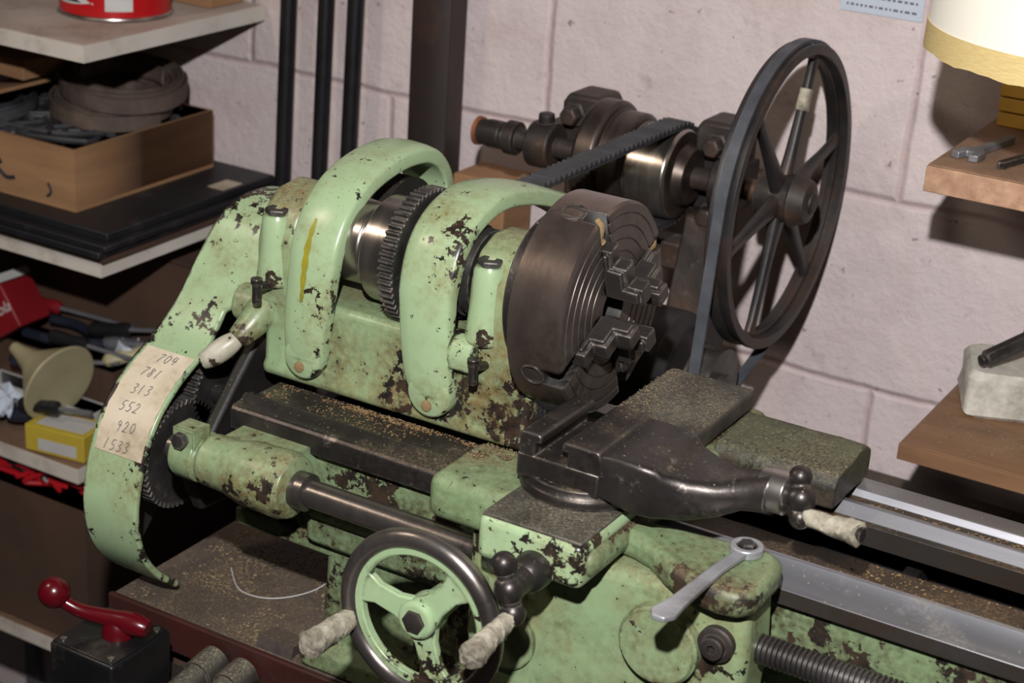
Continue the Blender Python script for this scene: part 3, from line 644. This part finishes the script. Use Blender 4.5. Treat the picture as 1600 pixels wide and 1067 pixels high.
rev(bm,pp_,(-.215,AY,AZ),(1,0,0),64,mis=[0]*9+[1,1,1,0,0,0,0]);fin(bm,'cone_pulley',[pulley_dark,pulley_steel],cs,bevel=.0008,label='greasy stepped cone pulley, polished by the belt')
WX=-.022
bm=NB();c0=(WX,AY,AZ)
rev_=[(-.011,.132),(-.011,.1415),(-.006,.1415),(.0,.1385),(.006,.1415),(.011,.1415),(.011,.132)]
d_,u_,w_=frame((1,0,0));Rr=[]
for s,r in rev_: Rr.append([bm.verts.new(Vector(c0)+d_*s+(u_*math.cos(2*pi*i/112)+w_*math.sin(2*pi*i/112))*r) for i in range(112)])
for k in range(len(Rr)): quadstrip(bm,Rr[k],Rr[(k+1)%len(Rr)],0)
ring(bm,c0,(1,0,0),-.003,.003,.1275,.134,112)
wheel=fin(bm,'drive_wheel',wheel_iron,cs,bevel=.0008,label='large iron wheel with six spokes')
bm=NB();rev(bm,[(-.02,.012),(-.02,.021),(.012,.023),(.014,.026),(.018,.024),(.028,.019),(.03,.011),(.032,0)],c0,(1,0,0),36);fin(bm,'hub',iron_brown,wheel,bevel=.0006)
for k in range(6):
    a=math.radians(12+60*k);M=axes(c0,(0,math.cos(a),math.sin(a)),(0,-math.sin(a),math.cos(a)))
    bm=NB();loft(bm,[[M@Vector((x,h*u,t*v)) for u,v in rrect(1,1,.7,3)] for x,h,t in ((.018,.0105,.0065),(.04,.0078,.0055),(.09,.0054,.0042),(.118,.0058,.004),(.129,.009,.004))])
    fin(bm,'spoke',wheel_iron,wheel)
    if k==1:
        bm=NB();loft(bm,[[M@Vector((x,h*u,t*v)) for u,v in rrect(1,1,.7,3)] for x,h,t in ((.080,.0074,.0057),(.10,.0070,.0053))]);fin(bm,'tape_patch',tape,wheel,label='masking tape wrapped on a spoke')
# motor
mot=empty('electric_motor',(-.09,.25,TZ),'dark electric motor with a small belt pulley behind the lathe','motor')
MY,MZ=.255,-.160
bm=NB();rev(bm,[(0,0),(0,.05),(.01,.062),(.12,.062),(.13,.05),(.13,0)],(-.175,MY,MZ),(1,0,0),48);fin(bm,'motor_body',wheel_iron,mot,bevel=.002)
bm=NB();box(bm,-.16,-.06,MY-.05,MY+.05,TZ+.0005,TZ+.012);box(bm,-.15,-.14,MY-.03,MY+.03,TZ+.01,MZ-.04);box(bm,-.08,-.07,MY-.03,MY+.03,TZ+.01,MZ-.04);fin(bm,'motor_foot',iron_brown,mot)
bm=NB();rev(bm,[(-.028,.008),(-.012,.008),(-.012,.038),(-.009,.038),(-.008,.035),(.008,.035),(.009,.038),(.012,.038),(.012,.016),(.018,.016),(.018,0)],(WX,MY,MZ),(1,0,0),40);fin(bm,'motor_pulley',screw_steel,mot)
# belts
def belt(c1,r1,c2,r2,x0,x1,th,ribs=0):
    dy=c2[0]-c1[0];dz=c2[1]-c1[1];dist=math.hypot(dy,dz);base=math.atan2(dz,dy);ph=math.acos((r1-r2)/dist)
    path=[];nrm=[];nl=40 if ribs else 1
    def add(y,z,ny,nz): path.append((y,z));nrm.append((ny,nz))
    a0=base+ph;a1=base+2*pi-ph
    for i in range(49):
        a=a0+(a1-a0)*i/48;add(c1[0]+r1*math.cos(a),c1[1]+r1*math.sin(a),math.cos(a),math.sin(a))
    b0=base-ph;b1=base+ph
    ya,za=path[-1];y2=c2[0]+r2*math.cos(b0);z2=c2[1]+r2*math.sin(b0);ny,nz=nrm[-1]
    for i in range(1,nl): add(ya+(y2-ya)*i/nl,za+(z2-za)*i/nl,ny,nz)
    for i in range(37):
        a=b0+(b1-b0)*i/36;add(c2[0]+r2*math.cos(a),c2[1]+r2*math.sin(a),math.cos(a),math.sin(a))
    ya,za=path[-1];y2,z2=path[0];ny,nz=nrm[-1]
    for i in range(1,nl): add(ya+(y2-ya)*i/nl,za+(z2-za)*i/nl,ny,nz)
    bm=NB();rows=[]
    for (y,z),(ny,nz) in zip(path,nrm):
        rows.append([bm.verts.new((x0,y,z)),bm.verts.new((x0,y+ny*th,z+nz*th)),bm.verts.new((x1,y+ny*th,z+nz*th)),bm.verts.new((x1,y,z))])
    for i in range(len(rows)): quadstrip(bm,rows[i],rows[(i+1)%len(rows)],0)
    if ribs:
        L_=[0]
        for i in range(1,len(path)+1):
            q=path[i%len(path)];p=path[i-1];L_.append(L_[-1]+math.hypot(q[0]-p[0],q[1]-p[1]))
        tot=L_[-1];s=0;i=0
        while s<tot-.004:
            while L_[i+1]<s: i+=1
            f=(s-L_[i])/(L_[i+1]-L_[i]);p=path[i];q=path[(i+1)%len(path)];y=p[0]+(q[0]-p[0])*f;z=p[1]+(q[1]-p[1])*f
            ny,nz=nrm[i];ty,tz=-nz,ny
            c=Vector((0,y+ny*th,z+nz*th));t=Vector((0,ty,tz));nn=Vector((0,ny,nz));w=.0026;h=.0034
            V=[bm.verts.new(c+Vector((xx,0,0))+t*tt+nn*hh) for xx in (x0,x1) for tt,hh in ((-w,-.0005),(-w*.65,h),(w*.65,h),(w,-.0005))]
            for qd in ((0,1,2,3),(7,6,5,4),(0,4,5,1),(1,5,6,2),(2,6,7,3),(3,7,4,0)): face(bm,[V[j] for j in qd],0)
            s+=.0088
    return bm
bm=belt((0,0),.0347,(AY,AZ),.0437,-.149,-.126,.003,ribs=1);fin(bm,'ribbed_drive_belt',rubber,label='black ribbed rubber belt from spindle to countershaft',cat='belt')
bm=belt((AY,AZ),.1417,(MY,MZ),.0352,WX-.0050,WX+.0050,.0030,ribs=0);fin(bm,'flat_drive_belt',belt_grey,label='grey fabric belt around the large spoked wheel',cat='belt')
# ---------------------------------------------------------------- switch box
sw=empty('switch_box',(-.316,-.195,-.42),'black drum switch with a red ball-ended lever','switch')
bm=NB();box(bm,-.349,-.284,-.231,-.162,-.46,-.300);fin(bm,'switch_housing',black_box,sw,bevel=.003,seg=3)
bm=NB();box(bm,-.347,-.286,-.229,-.164,-.3005,-.2985);fin(bm,'switch_plate',black_box,sw,bevel=.0008)
for x,y in ((-.341,-.223),(-.292,-.223),(-.292,-.170),(-.341,-.170)):
    bm=NB();rev(bm,[(0,.0030),(.001,.0028),(.0014,0)],(x,y,-.2986),(0,0,1),14);fin(bm,'plate_screw',steel_bright,sw)
bm=NB();rev(bm,[(0,.013),(.010,.012),(.015,.008),(.0155,0)],(-.312,-.193,-.299),(0,0,1),24)
tube(bm,spline([(-.286,-.187,-.288),(-.300,-.190,-.286),(-.316,-.196,-.284),(-.338,-.205,-.281),(-.352,-.211,-.274)],4),[.0065,.0078,.0088,.0095,.0095,.0092,.0088,.008,.0075,.007,.0066,.0062,.006,.0058,.0056,.0055,.0055],14)
fin(bm,'switch_lever',red_plastic,sw)
bm=NB();sph(bm,(-.358,-.214,-.267),.0128,24);fin(bm,'lever_ball',red_plastic,sw)
for k,(s,x,y) in enumerate((('FOR',-.298,-.177),('OFF',-.318,-.170),('REV',-.336,-.180))):
    text(s,.006,axes((x,y,-.2982),(1,0,0),(0,1,0)),white_card,'switch_lettering',sw,shear=0,ext=.0001)
bm=NB();box(bm,-.34,-.29,-.165,-.125,-.44,-.36);fin(bm,'mounting_plate',iron_brown,sw)
for x in (-.268,-.238):
    bm=NB();tube(bm,[(x,-.30,-.358),(x,-.22,-.350),(x,-.126,-.340)],.0105,16);tube(bm,[(x,-.15,-.343),(x,-.126,-.340)],.0135,16)
    fin(bm,'conduit_pipe',steel_dusty,sw)
# ---------------------------------------------------------------- stock poles
for x,rr in ((-.690,.0095),(-.638,.0092),(-.598,.0095)):
    bm=NB();cyl(bm,(x-.01,WY-.05,FL),(x+.012,WY-.014,.75),rr,n=24);fin(bm,'steel_bar',pole_black,bevel=.0005,label='black round steel bar leaning against the block wall',cat='metal bar',group='black bars against the wall')
bm=NB()
prism(bm,[(-.508,.494),(-.494,.488),(-.470,.488),(-.458,.494),(-.458,.526),(-.463,.526),(-.463,.500),(-.472,.494),(-.476,.494),(-.476,.520),(-.482,.520),(-.482,.494),(-.492,.494),(-.503,.500),(-.503,.526),(-.508,.526)],FL,.75,'z')
fin(bm,'steel_section',pipe_brown,bevel=.0015,label='dark brown rolled steel section standing against the wall',cat='steel section')
bm=NB();box(bm,-.425,-.36,.46,.52,TZ,-.090);fin(bm,'cardboard_carton',cardboard,bevel=.002,label='plain cardboard carton behind the headstock',cat='box')
# ---------------------------------------------------------------- left shelving
shl=empty('shelving_unit',(-1.05,.39,FL),'white laminate shelving crowded with boxes and workshop clutter','shelving')
for zt in (.031,-.200,-.46,-.70):
    xr={.031:-.738,-.2:-.722,-.46:-.765,-.70:-.765}[zt]
    bm=NB();box(bm,-1.5,xr,.236,.535,zt-.018,zt-.0006,0);box(bm,-1.498,xr-.002,.238,.533,zt-.001,zt,1)
    fin(bm,'shelf_board',[shelf_white,shelf_pale if zt>0 else shelf_top],shl)
for x,y in ((-1.49,.25),(-1.49,.51),(-1.15,.528)):
    bm=NB();box(bm,x-.01,x+.01,y-.006,y+.006,FL,.35);fin(bm,'upright',steel_grey,shl)
tin=empty('paint_tin',(-.83,.385,.031),'red printed metal tin on the white shelf','tin')
bm=NB();rev(bm,[(0,0),(0,.060),(.002,.063),(.004,.061),(.008,.061),(.11,.061)],(-.83,.385,.031),(0,0,1),56);fin(bm,'tin_body',red_tin,tin)
bm=NB();torus(bm,(-.83,.385,.034),(0,0,1),.0615,.0022,56,10);fin(bm,'tin_rim',steel_bright,tin)
def band(a0,a1,z0f,z1f,r,n=20):
    b_=NB();A=[];B=[]
    for i in range(n+1):
        t=i/n;a=math.radians(a0+(a1-a0)*t);A.append(b_.verts.new((-.83+r*math.cos(a),.385+r*math.sin(a),.031+z0f(t))));B.append(b_.verts.new((-.83+r*math.cos(a),.385+r*math.sin(a),.031+z1f(t))))
    quadstrip(b_,A,B,0,False);return b_
fin(band(-130,-70,lambda t:.016+.012*(t-.4)**2,lambda t:.018+.012*math.sin(pi*t),.0616),'white_swoosh',white_card,tin)
fin(band(-118,-84,lambda t:.019,lambda t:.0195+.006*math.sin(pi*t),.0620),'black_mark',ink,tin)
fin(band(-58,-30,lambda t:.012,lambda t:.026,.0616),'white_panel',white_card,tin)
bm=NB();box(bm,-.90,-.765,.47,.53,.0315,.055);fin(bm,'wooden_batten',cardboard,bevel=.001,label='flat pale wooden piece on the top shelf',cat='wood')
for k,(xr,y0,y1,z0,z1) in enumerate(((-.712,.222,.520,-.192,-.184),(-.706,.226,.532,-.184,-.177),(-.716,.240,.528,-.177,-.168))):
    bm=NB();box(bm,-1.12+.01*k,xr,y0,y1,z0,z1);f_=fin(bm,'document_folder',black_card,bevel=.0012,label='flat black card folder stacked on the shelf',cat='folder',group='black folders on the shelf')
    if k==2:
        bm=NB();box(bm,-.745,-.722,.44,.475,-.168,-.1675);fin(bm,'folder_tag',label_paper,f_)
bm=NB();box(bm,-.98,-.715,.232,.53,-.1995,-.1925);fin(bm,'cardboard_sheet',cardboard_dark,label='flat cardboard sheet under the black folders',cat='cardboard')
def carton(x0,x1,y0,y1,z0,z1,name,m,label,open_=True,th=.004):
    e=empty(name,((x0+x1)/2,(y0+y1)/2,z0),label,'box')
    bm=NB();box(bm,x0,x1,y0,y1,z0,z0+th)
    box(bm,x0,x1,y0,y0+th,z0+th,z1);box(bm,x0,x1,y1-th,y1,z0+th,z1);box(bm,x0,x0+th,y0+th,y1-th,z0+th,z1);box(bm,x1-th,x1,y0+th,y1-th,z0+th,z1)
    if not open_: box(bm,x0,x1,y0,y1,z1-.001,z1+.003)
    fin(bm,'carton_body',m,e)
    return e
cb=carton(-1.06,-.79,.272,.505,-.168,-.098,'cardboard_box',cardboard,'open cardboard box full of coiled old belts')
bm=NB();prism(bm,[(-1.06,-.100),(-1.06,-.096),(-.93,-.062),(-.93,-.066)],.275,.40,'y');fin(bm,'box_flap',cardboard,cb)
bm=NB();prism(bm,[(-1.14,-.052),(-1.14,-.030),(-.930,-.036),(-.930,-.058)],.34,.44,'y');fin(bm,'wooden_offcut',cardboard,bevel=.001,label='rough tan wooden board lying across the box',cat='wood')
def stroke(pts,r,name,m,parent):
    bm=NB();tube(bm,spline(pts,5),r,8);return fin(bm,name,m,parent)
stroke([(-.985,.2722,-.108),(-.970,.2722,-.130),(-.945,.2722,-.142),(-.918,.2722,-.140),(-.900,.2722,-.130)],.0032,'printed_curve',ink,cb)
stroke([(-.990,.2722,-.126),(-.975,.2722,-.148),(-.95,.2722,-.158),(-.93,.2722,-.154)],.0026,'printed_curve',ink,cb)
stroke([(-.905,.2722,-.140),(-.893,.2722,-.148),(-.880,.2722,-.146)],.0024,'printed_curve',ink,cb)
stroke([(-.830,.2722,-.142),(-.826,.2722,-.152),(-.832,.2722,-.158)],.0018,'printed_curve',ink,cb)
def coil(c,r0,r1,w,turns,name,m,label,tilt=(0,0),th=.0035,cat='belt',wob=.004,sx=1.05,ph=0):
    bm=NB();n=int(48*turns);rows=[]
    R_=Matrix.Rotation(tilt[0],3,'X')@Matrix.Rotation(tilt[1],3,'Y')
    for i in range(n+1):
        a=2*pi*i/48+ph;r=r0+(r1-r0)*i/n+.0010*math.sin(a*.37+i*.05)
        def P(rr,z): return Vector(c)+R_@Vector((rr*math.cos(a)*sx,rr*math.sin(a),z+wob*math.sin(a*.7+i*.01)))
        rows.append([bm.verts.new(P(r,0)),bm.verts.new(P(r+th,0)),bm.verts.new(P(r+th,w)),bm.verts.new(P(r,w))])
    for i in range(n): quadstrip(bm,rows[i],rows[i+1],0)
    face(bm,rows[0],0);face(bm,rows[-1],0)
    return fin(bm,name,m,label=label,cat=cat,group='coiled old belts in the box')
coil((-.866,.415,-.094),.046,.068,.018,5,'belt_coil',leather,'brown coiled leather drive belt heaped on the box',(.04,.05),th=.0028,wob=.003)
coil((-.853,.420,-.068),.044,.070,.018,5,'belt_coil',leather,'brown coiled leather drive belt heaped on the box',(.06,.09),th=.0028,wob=.004,ph=1)
coil((-.985,.345,-.105),.03,.052,.012,4,'belt_coil',rubber,'black rubber belt coiled inside the box',(.1,-.1))
bm=NB()
for i in range(30):
    p=[Vector((random.uniform(-1.04,-.81),random.uniform(.285,.49),-.112+random.uniform(0,.014))) for _ in range(4)];tube(bm,spline(p,5),.0035,6)
fin(bm,'belt_scraps',rubber,kind='stuff',label='tangle of black rubber belting inside the box',cat='belts')
# lower shelf clutter
carton(-1.12,-.735,.40,.53,-.4595,-.255,'cardboard_box',cardboard_dark,'dark brown cardboard box pushed to the back of the shelf',open_=False)
carton(-1.02,-.80,.335,.395,-.4595,-.385,'cardboard_box',cardboard_dark,'low open cardboard box of small tools')
carton(-.98,-.80,.300,.332,-.4595,-.425,'parts_tray',white_card,'shallow white tray on the lower shelf')
fun=NB();rev(fun,[(0,.048),(.003,.050),(.050,.016),(.070,.010),(.085,.007),(.085,.005),(.050,.013),(.003,.046),(0,.048)],(-.835,.285,-.390),(-.9,.1,.25),40);fin(fun,'funnel',cream,label='cream plastic funnel lying on its side in a tray',cat='funnel')
yb=empty('small_carton',(-.80,.27,-.46),'small yellow and white carton on the lower shelf','box')
bm=NB();M=Matrix.Translation((-.812,.268,-.4585))@Matrix.Rotation(.15,4,'Z');box(bm,-.04,.04,-.024,.024,0,.032,M=M);fin(bm,'carton_body',yellow_box,yb,bevel=.001)
bm=NB();box(bm,-.022,.03,-.0246,-.024,.004,.018,M=M);box(bm,-.03,.034,-.016,.018,.032,.0324,M=M);fin(bm,'carton_panel',white_card,yb)
rc=empty('drink_carton',(-.975,.29,-.425),'red drink carton with white script, tipped over','box')
bm=NB();M=Matrix.Translation((-.975,.335,-.350))@Matrix.Rotation(-.6,4,'Y')@Matrix.Rotation(.1,4,'Z');box(bm,-.042,.042,-.028,.028,-.028,.028,M=M);fin(bm,'carton_body',red_card,rc,bevel=.002)
text('Coca-Cola',.019,M@axes((0,-.0286,0),(1,0,0),(0,0,1)),white_card,'carton_lettering',rc,shear=.4,ext=.0001)
bm=NB();prism(bm,[(-.042,.029),(.042,.029),(.042,.039),(-.042,.046)],-.0285,.0285,'y',M=M);fin(bm,'carton_band',white_card,rc)
pl=empty('pliers',(-.88,.36,-.38),'pliers with dark blue grips on a cardboard box','pliers')
bm=NB();tube(bm,spline([(-.95,.345,-.372),(-.91,.350,-.374),(-.87,.362,-.372),(-.84,.372,-.368)],4),[.0065]*13,10);tube(bm,spline([(-.945,.385,-.366),(-.91,.392,-.368),(-.87,.384,-.370),(-.84,.374,-.368)],4),[.0065]*13,10);fin(bm,'plier_grip',blue_grip,pl)
bm=NB();tube(bm,[(-.845,.373,-.368),(-.83,.374,-.366),(-.795,.380,-.360)],[.008,.012,.004],8);fin(bm,'plier_jaw',steel_grey,pl)
for k,(a,b_,m) in enumerate((((-.93,.30,-.388),(-.80,.345,-.374),blue_grip),((-.90,.335,-.360),(-.78,.350,-.366),wire_black),((-.98,.375,-.345),(-.82,.395,-.350),red_card),((-.87,.252,-.412),(-.775,.272,-.405),wire_black),((-.82,.34,-.375),(-.755,.40,-.355),cream),((-.86,.36,-.350),(-.76,.385,-.335),wire_black),((-.90,.262,-.438),(-.80,.295,-.428),blue_grip))):
    e=empty('screwdriver',Vector(a),{'red_print_card':'screwdriver with a red handle in the clutter','cream_plastic':'screwdriver with a cream handle in the clutter'}.get(m.name,'screwdriver with a dark handle in the clutter'),'screwdriver')
    A=Vector(a);B=Vector(b_);d=(B-A)
    bm=NB();rev(bm,[(0,.004),(.004,.008),(.012,.009),(.035,.0075),(.045,.009),(.052,.0085),(.055,.004)],A,d,10);fin(bm,'handle',m,e)
    bm=NB();cyl(bm,A+d.normalized()*.054,B,.0028,n=10);fin(bm,'blade',steel_grey,e)
def crumple(c,sx,sy,amp,name,m,label,cat,n=14):
    bm=NB();V=[]
    for i in range(n):
        V.append([bm.verts.new((c[0]+sx*(i/(n-1)-.5)+random.uniform(-1,1)*sx*.02,c[1]+sy*(j/(n-1)-.5)+random.uniform(-1,1)*sy*.02,c[2]+amp*(.6+mnoise.noise(Vector((i*.45,j*.45,c[0]*20)))))) for j in range(n)])
    for i in range(n-1):
        for j in range(n-1): face(bm,(V[i][j],V[i+1][j],V[i+1][j+1],V[i][j+1]),0)
    return fin(bm,name,m,label=label,cat=cat,ang=15)
crumple((-.79,.375,-.385),.07,.04,.028,'crumpled_paper',blue_card,'crumpled white paper among the tools','paper')
crumple((-.93,.275,-.440),.09,.05,.02,'plastic_bag',blue_card,'thin white plastic bag in the tray','bag')
carton(-1.12,-.765,.245,.52,-.698,-.52,'cardboard_box',cardboard_dark,'large brown cardboard box on the bottom shelf')
bm=NB()
for i in range(34):
    p=[Vector((random.uniform(-1.0,-.785),random.uniform(.25,.32),-.506+random.uniform(-.006,.020))) for _ in range(5)];tube(bm,spline(p,6),.003,6,mi=random.choice((0,0,1)))
fin(bm,'wire_tangle',[wire_red,wire_black],kind='stuff',label='tangle of red and black wires in the box',cat='wires')
# ---------------------------------------------------------------- right shelves
bm=NB();box(bm,.130,.85,.302,.538,.044,.066,0);box(bm,.131,.849,.303,.537,.066,.0675,1);fin(bm,'wall_shelf',[chipboard,shelf_top],bevel=.001,label='pale chipboard wall shelf holding tools',cat='shelf')
bm=NB();box(bm,.143,.85,.302,.538,-.199,-.184,0);box(bm,.144,.849,.303,.537,-.184,-.1828,0);fin(bm,'wall_shelf',[veneer],bevel=.001,label='brown veneered wall shelf dusted with sawdust',cat='shelf')
def spanner(c,ang,L_,w,z,name,m,label):
    M=Matrix.Translation((c[0],c[1],z))@Matrix.Rotation(ang,4,'Z')
    bm=NB();pl=[(-L_/2,-w*.4),(L_/2-.01,-w*.35),(L_/2,-w*1.0),(L_/2+.016,-w*1.1),(L_/2+.018,-w*.4),(L_/2+.006,-w*.3),(L_/2+.006,w*.3),(L_/2+.018,w*.4),(L_/2+.016,w*1.1),(L_/2,w*1.0),(L_/2-.01,w*.35),(-L_/2,w*.4),(-L_/2-.005,0)]
    prism(bm,pl,0,.006,'z',M=M);return fin(bm,name,m,bevel=.0008,label=label,cat='wrench')
spanner((.160,.385),math.radians(-100),.07,.011,.0677,'open_ended_wrench',steel_grey,'bright open-ended wrench on the chipboard shelf')
spanner((.195,.375),math.radians(75),.09,.009,.0677,'open_ended_wrench',gear_iron,'dark open-ended wrench on the chipboard shelf')
spanner((.188,.43),math.radians(-60),.07,.008,.0740,'open_ended_wrench',gear_iron,'dark open-ended wrench on the chipboard shelf')
for k in range(5):
    bm=NB();box(bm,.138,.32,.470-.002*k,.528,.0677+.014*k,.0677+.014*k+.0128);fin(bm,'wooden_block',wood_yellow,bevel=.0012,label='yellow boxwood strip stacked on the shelf',cat='wood',group='yellow wooden strips on the shelf')
bm=NB();M=Matrix.Translation((.210,.452,-.1828))@Matrix.Rotation(.35,4,'Z')
loft(bm,[[M@Vector((u,v,z)) for u,v in rrect(hx,hy,.010,4)] for z,hx,hy in ((0,.054,.040),(.004,.058,.043),(.018,.056,.042),(.036,.057,.043),(.043,.052,.038))]);rough_up(bm,.0028,60)
fin(bm,'foam_block',foam,label='chipped white foam block on the veneered shelf',cat='foam block')
key=empty('chuck_key',(.205,.43,-.139),'black-handled steel chuck key resting on white foam','tool')
bm=NB();cyl(bm,(.180,.408,-.129),(.210,.448,-.112),.008,n=6);cyl(bm,(.177,.404,-.1305),(.182,.411,-.128),.0055);fin(bm,'key_shank',gear_iron,key,bevel=.0006)
bm=NB();rev(bm,[(0,.009),(.004,.013),(.03,.015),(.05,.013),(.055,0)],(.207,.444,-.114),(.55,.72,.32),24);fin(bm,'key_handle',black_box,key)
bm=NB();box(bm,-.046,.036,WY-.0016,WY-.0004,.134,.26);note=fin(bm,'wall_notice',blue_card,label='white printed chart pinned to the block wall',cat='chart')
bm=NB()
for i in range(13):
    z=.140+.009*i
    x=-.040
    while x<.028:
        w=random.uniform(.0015,.005);box(bm,x,x+w,WY-.002,WY-.0015,z,z+.0022);x+=w+.0022
fin(bm,'chart_print',steel_grey,note,kind='stuff')
# lamp
lc=Vector((.262,.262,.183))
lamp=empty('hanging_lamp',lc,'cream lamp shade with yellowed trim hanging over the shelf','lamp')
def shade(z0,z1,r0,r1,m,name):
    b_=NB();n=96;R=[]
    for z,r in ((z0,r0),(z1,r1),(z1,r1-.002),(z0,r0-.002)):
        R.append([b_.verts.new(lc+Vector((r*math.cos(2*pi*i/n),r*math.sin(2*pi*i/n),z+(.0008*math.sin(i*.9)+.0004*math.sin(i*2.3) if z==0 else 0)))) for i in range(n)])
    for k in range(4): quadstrip(b_,R[k],R[(k+1)%4],0)
    return fin(b_,name,m,lamp)
shade(0,.020,.132,.1315,lampb,'shade_trim');shade(.019,.24,.1308,.118,lampm,'lamp_shade')
bm=NB();sph(bm,lc+Vector((0,0,.09)),.028);fin(bm,'bulb',lampm,lamp)
bm=NB();cyl(bm,lc+Vector((0,0,.11)),lc+Vector((0,0,.9)),.006);cyl(bm,lc+Vector((0,0,.11)),lc+Vector((0,0,.16)),.018);cyl(bm,lc+Vector((-.119,0,.235)),lc+Vector((.119,0,.235)),.002,n=8);fin(bm,'lamp_stem',black_box,lamp)
# ---------------------------------------------------------------- sawdust, string
def flakes(n,reg,name,label,s=.0014,m=None):
    bm=NB()
    for _ in range(n):
        x0,x1,y0,y1,z=random.choice(reg)
        while True:
            x=random.uniform(x0,x1);y=random.uniform(y0,y1)
            if mnoise.noise(Vector((x*22,y*22,z)))+random.uniform(-.25,.25)>.0: break
        a=random.uniform(0,pi);l=random.uniform(.4,1.5)*s;w=l*random.uniform(.3,.8)
        M=Matrix.Translation((x,y,z+.0003))@Matrix.Rotation(a,4,'Z')@Matrix.Rotation(random.uniform(-.3,.3),4,'X')
        box(bm,-l,l,-w,w,0,.0004,M=M)
    return fin(bm,name,m or sawdust,kind='stuff',label=label,cat='sawdust')
flakes(1500,[(-.37,-.0,-.115,.0,TZ),(-.37,-.2,-.115,.1,TZ)],'bench_sawdust','pale sawdust scattered over the bench top',.0009)
flakes(600,[(.02,.09,-.02,.075,-.070),(-.035,.012,-.17,-.112,-.080)],'slide_sawdust','fine sawdust lying on the lathe slides',.0005)
flakes(1000,[(-.26,.0,-.08,-.05,-.119),(-.26,-.05,-.056,-.047,-.119)],'bed_sawdust','sawdust lying along the lathe bed',.0006,sawdust_orange)
flakes(1700,[(.2,.6,-.08,.0,-.198)],'pan_sawdust','chips and sawdust between the lathe ways',.0011,sawdust_orange)
flakes(600,[(.2,.55,-.074,-.046,-.117),(.2,.55,.033,.045,-.117)],'way_sawdust','sawdust on the oily flats of the ways',.0008,sawdust_orange)
flakes(260,[(.15,.35,.31,.5,-.1828)],'shelf_sawdust','sawdust on the veneered shelf',.0008)
bm=NB();tube(bm,spline([(-.33,-.03,TZ+.0012),(-.30,-.055,TZ+.0012),(-.27,-.05,TZ+.0012),(-.25,-.02,TZ+.0012),(-.248,.02,TZ+.002)],8),.0006,6);fin(bm,'string',white_card,label='loose white string on the dusty bench',cat='string')
bm=NB();loft(bm,[[Vector((x,y,z)) for y,z in ((-.116,TZ),(-.085,TZ),(-.09,TZ+.006),(-.112,TZ+.01))] for x in (-.235,-.22,-.2)]);fin(bm,'wooden_wedge',tabletop,label='dusty wooden wedge on the bench',cat='wood')
# ---------------------------------------------------------------- camera
Xc=Vector((.858,-.240,.4535));Zc=Vector((.0614,.925,.3746));Xc.normalize();Zc=(Zc-Xc*Zc.dot(Xc)).normalized();Yc=Zc.cross(Xc)
C=Vector((.5425,-1.112,.4647))
cam=D.cameras.new('camera');cam.sensor_width=36;cam.lens=2800/1600*36;cam.clip_start=.05
co=D.objects.new('camera',cam);COL.objects.link(co)
co.matrix_world=Matrix(((Xc.x,Xc.y,Xc.z,C.x),(Yc.x,Yc.y,Yc.z,C.y),(Zc.x,Zc.y,Zc.z,C.z),(0,0,0,1)))
cam.dof.use_dof=True;cam.dof.focus_distance=1.32;cam.dof.aperture_fstop=10
bpy.context.scene.camera=co
def light(name,kind,loc,target,e,size=.1,col=(1,1,1)):
    l=D.lights.new(name,kind);l.energy=e;l.color=col
    if kind=='AREA': l.shape='DISK';l.size=size
    else: l.shadow_soft_size=size
    o=D.objects.new(name,l);COL.objects.link(o);o.location=loc
    o.rotation_euler=(Vector(target)-Vector(loc)).to_track_quat('-Z','Y').to_euler();return o
light('flash','AREA',(.47,-1.10,.74),(0.02,.1,-.02),32,.035,(1,.985,.98))
light('room_lamp','AREA',(-.95,-.75,.85),(-.1,0,0),4,.18,(1,.84,.68))
light('lamp_bulb','POINT',lc+Vector((0,0,.03)),(0,0,0),.2,.03,(1,.85,.6))
w=D.worlds.new('room_light');bpy.context.scene.world=w;w.use_nodes=True
w.node_tree.nodes['Background'].inputs[0].default_value=(.9,.92,1,1);w.node_tree.nodes['Background'].inputs[1].default_value=.008
vs=bpy.context.scene.view_settings
try:
    vs.view_transform='Standard';vs.look='None';vs.exposure=0
except Exception as e: print(e)
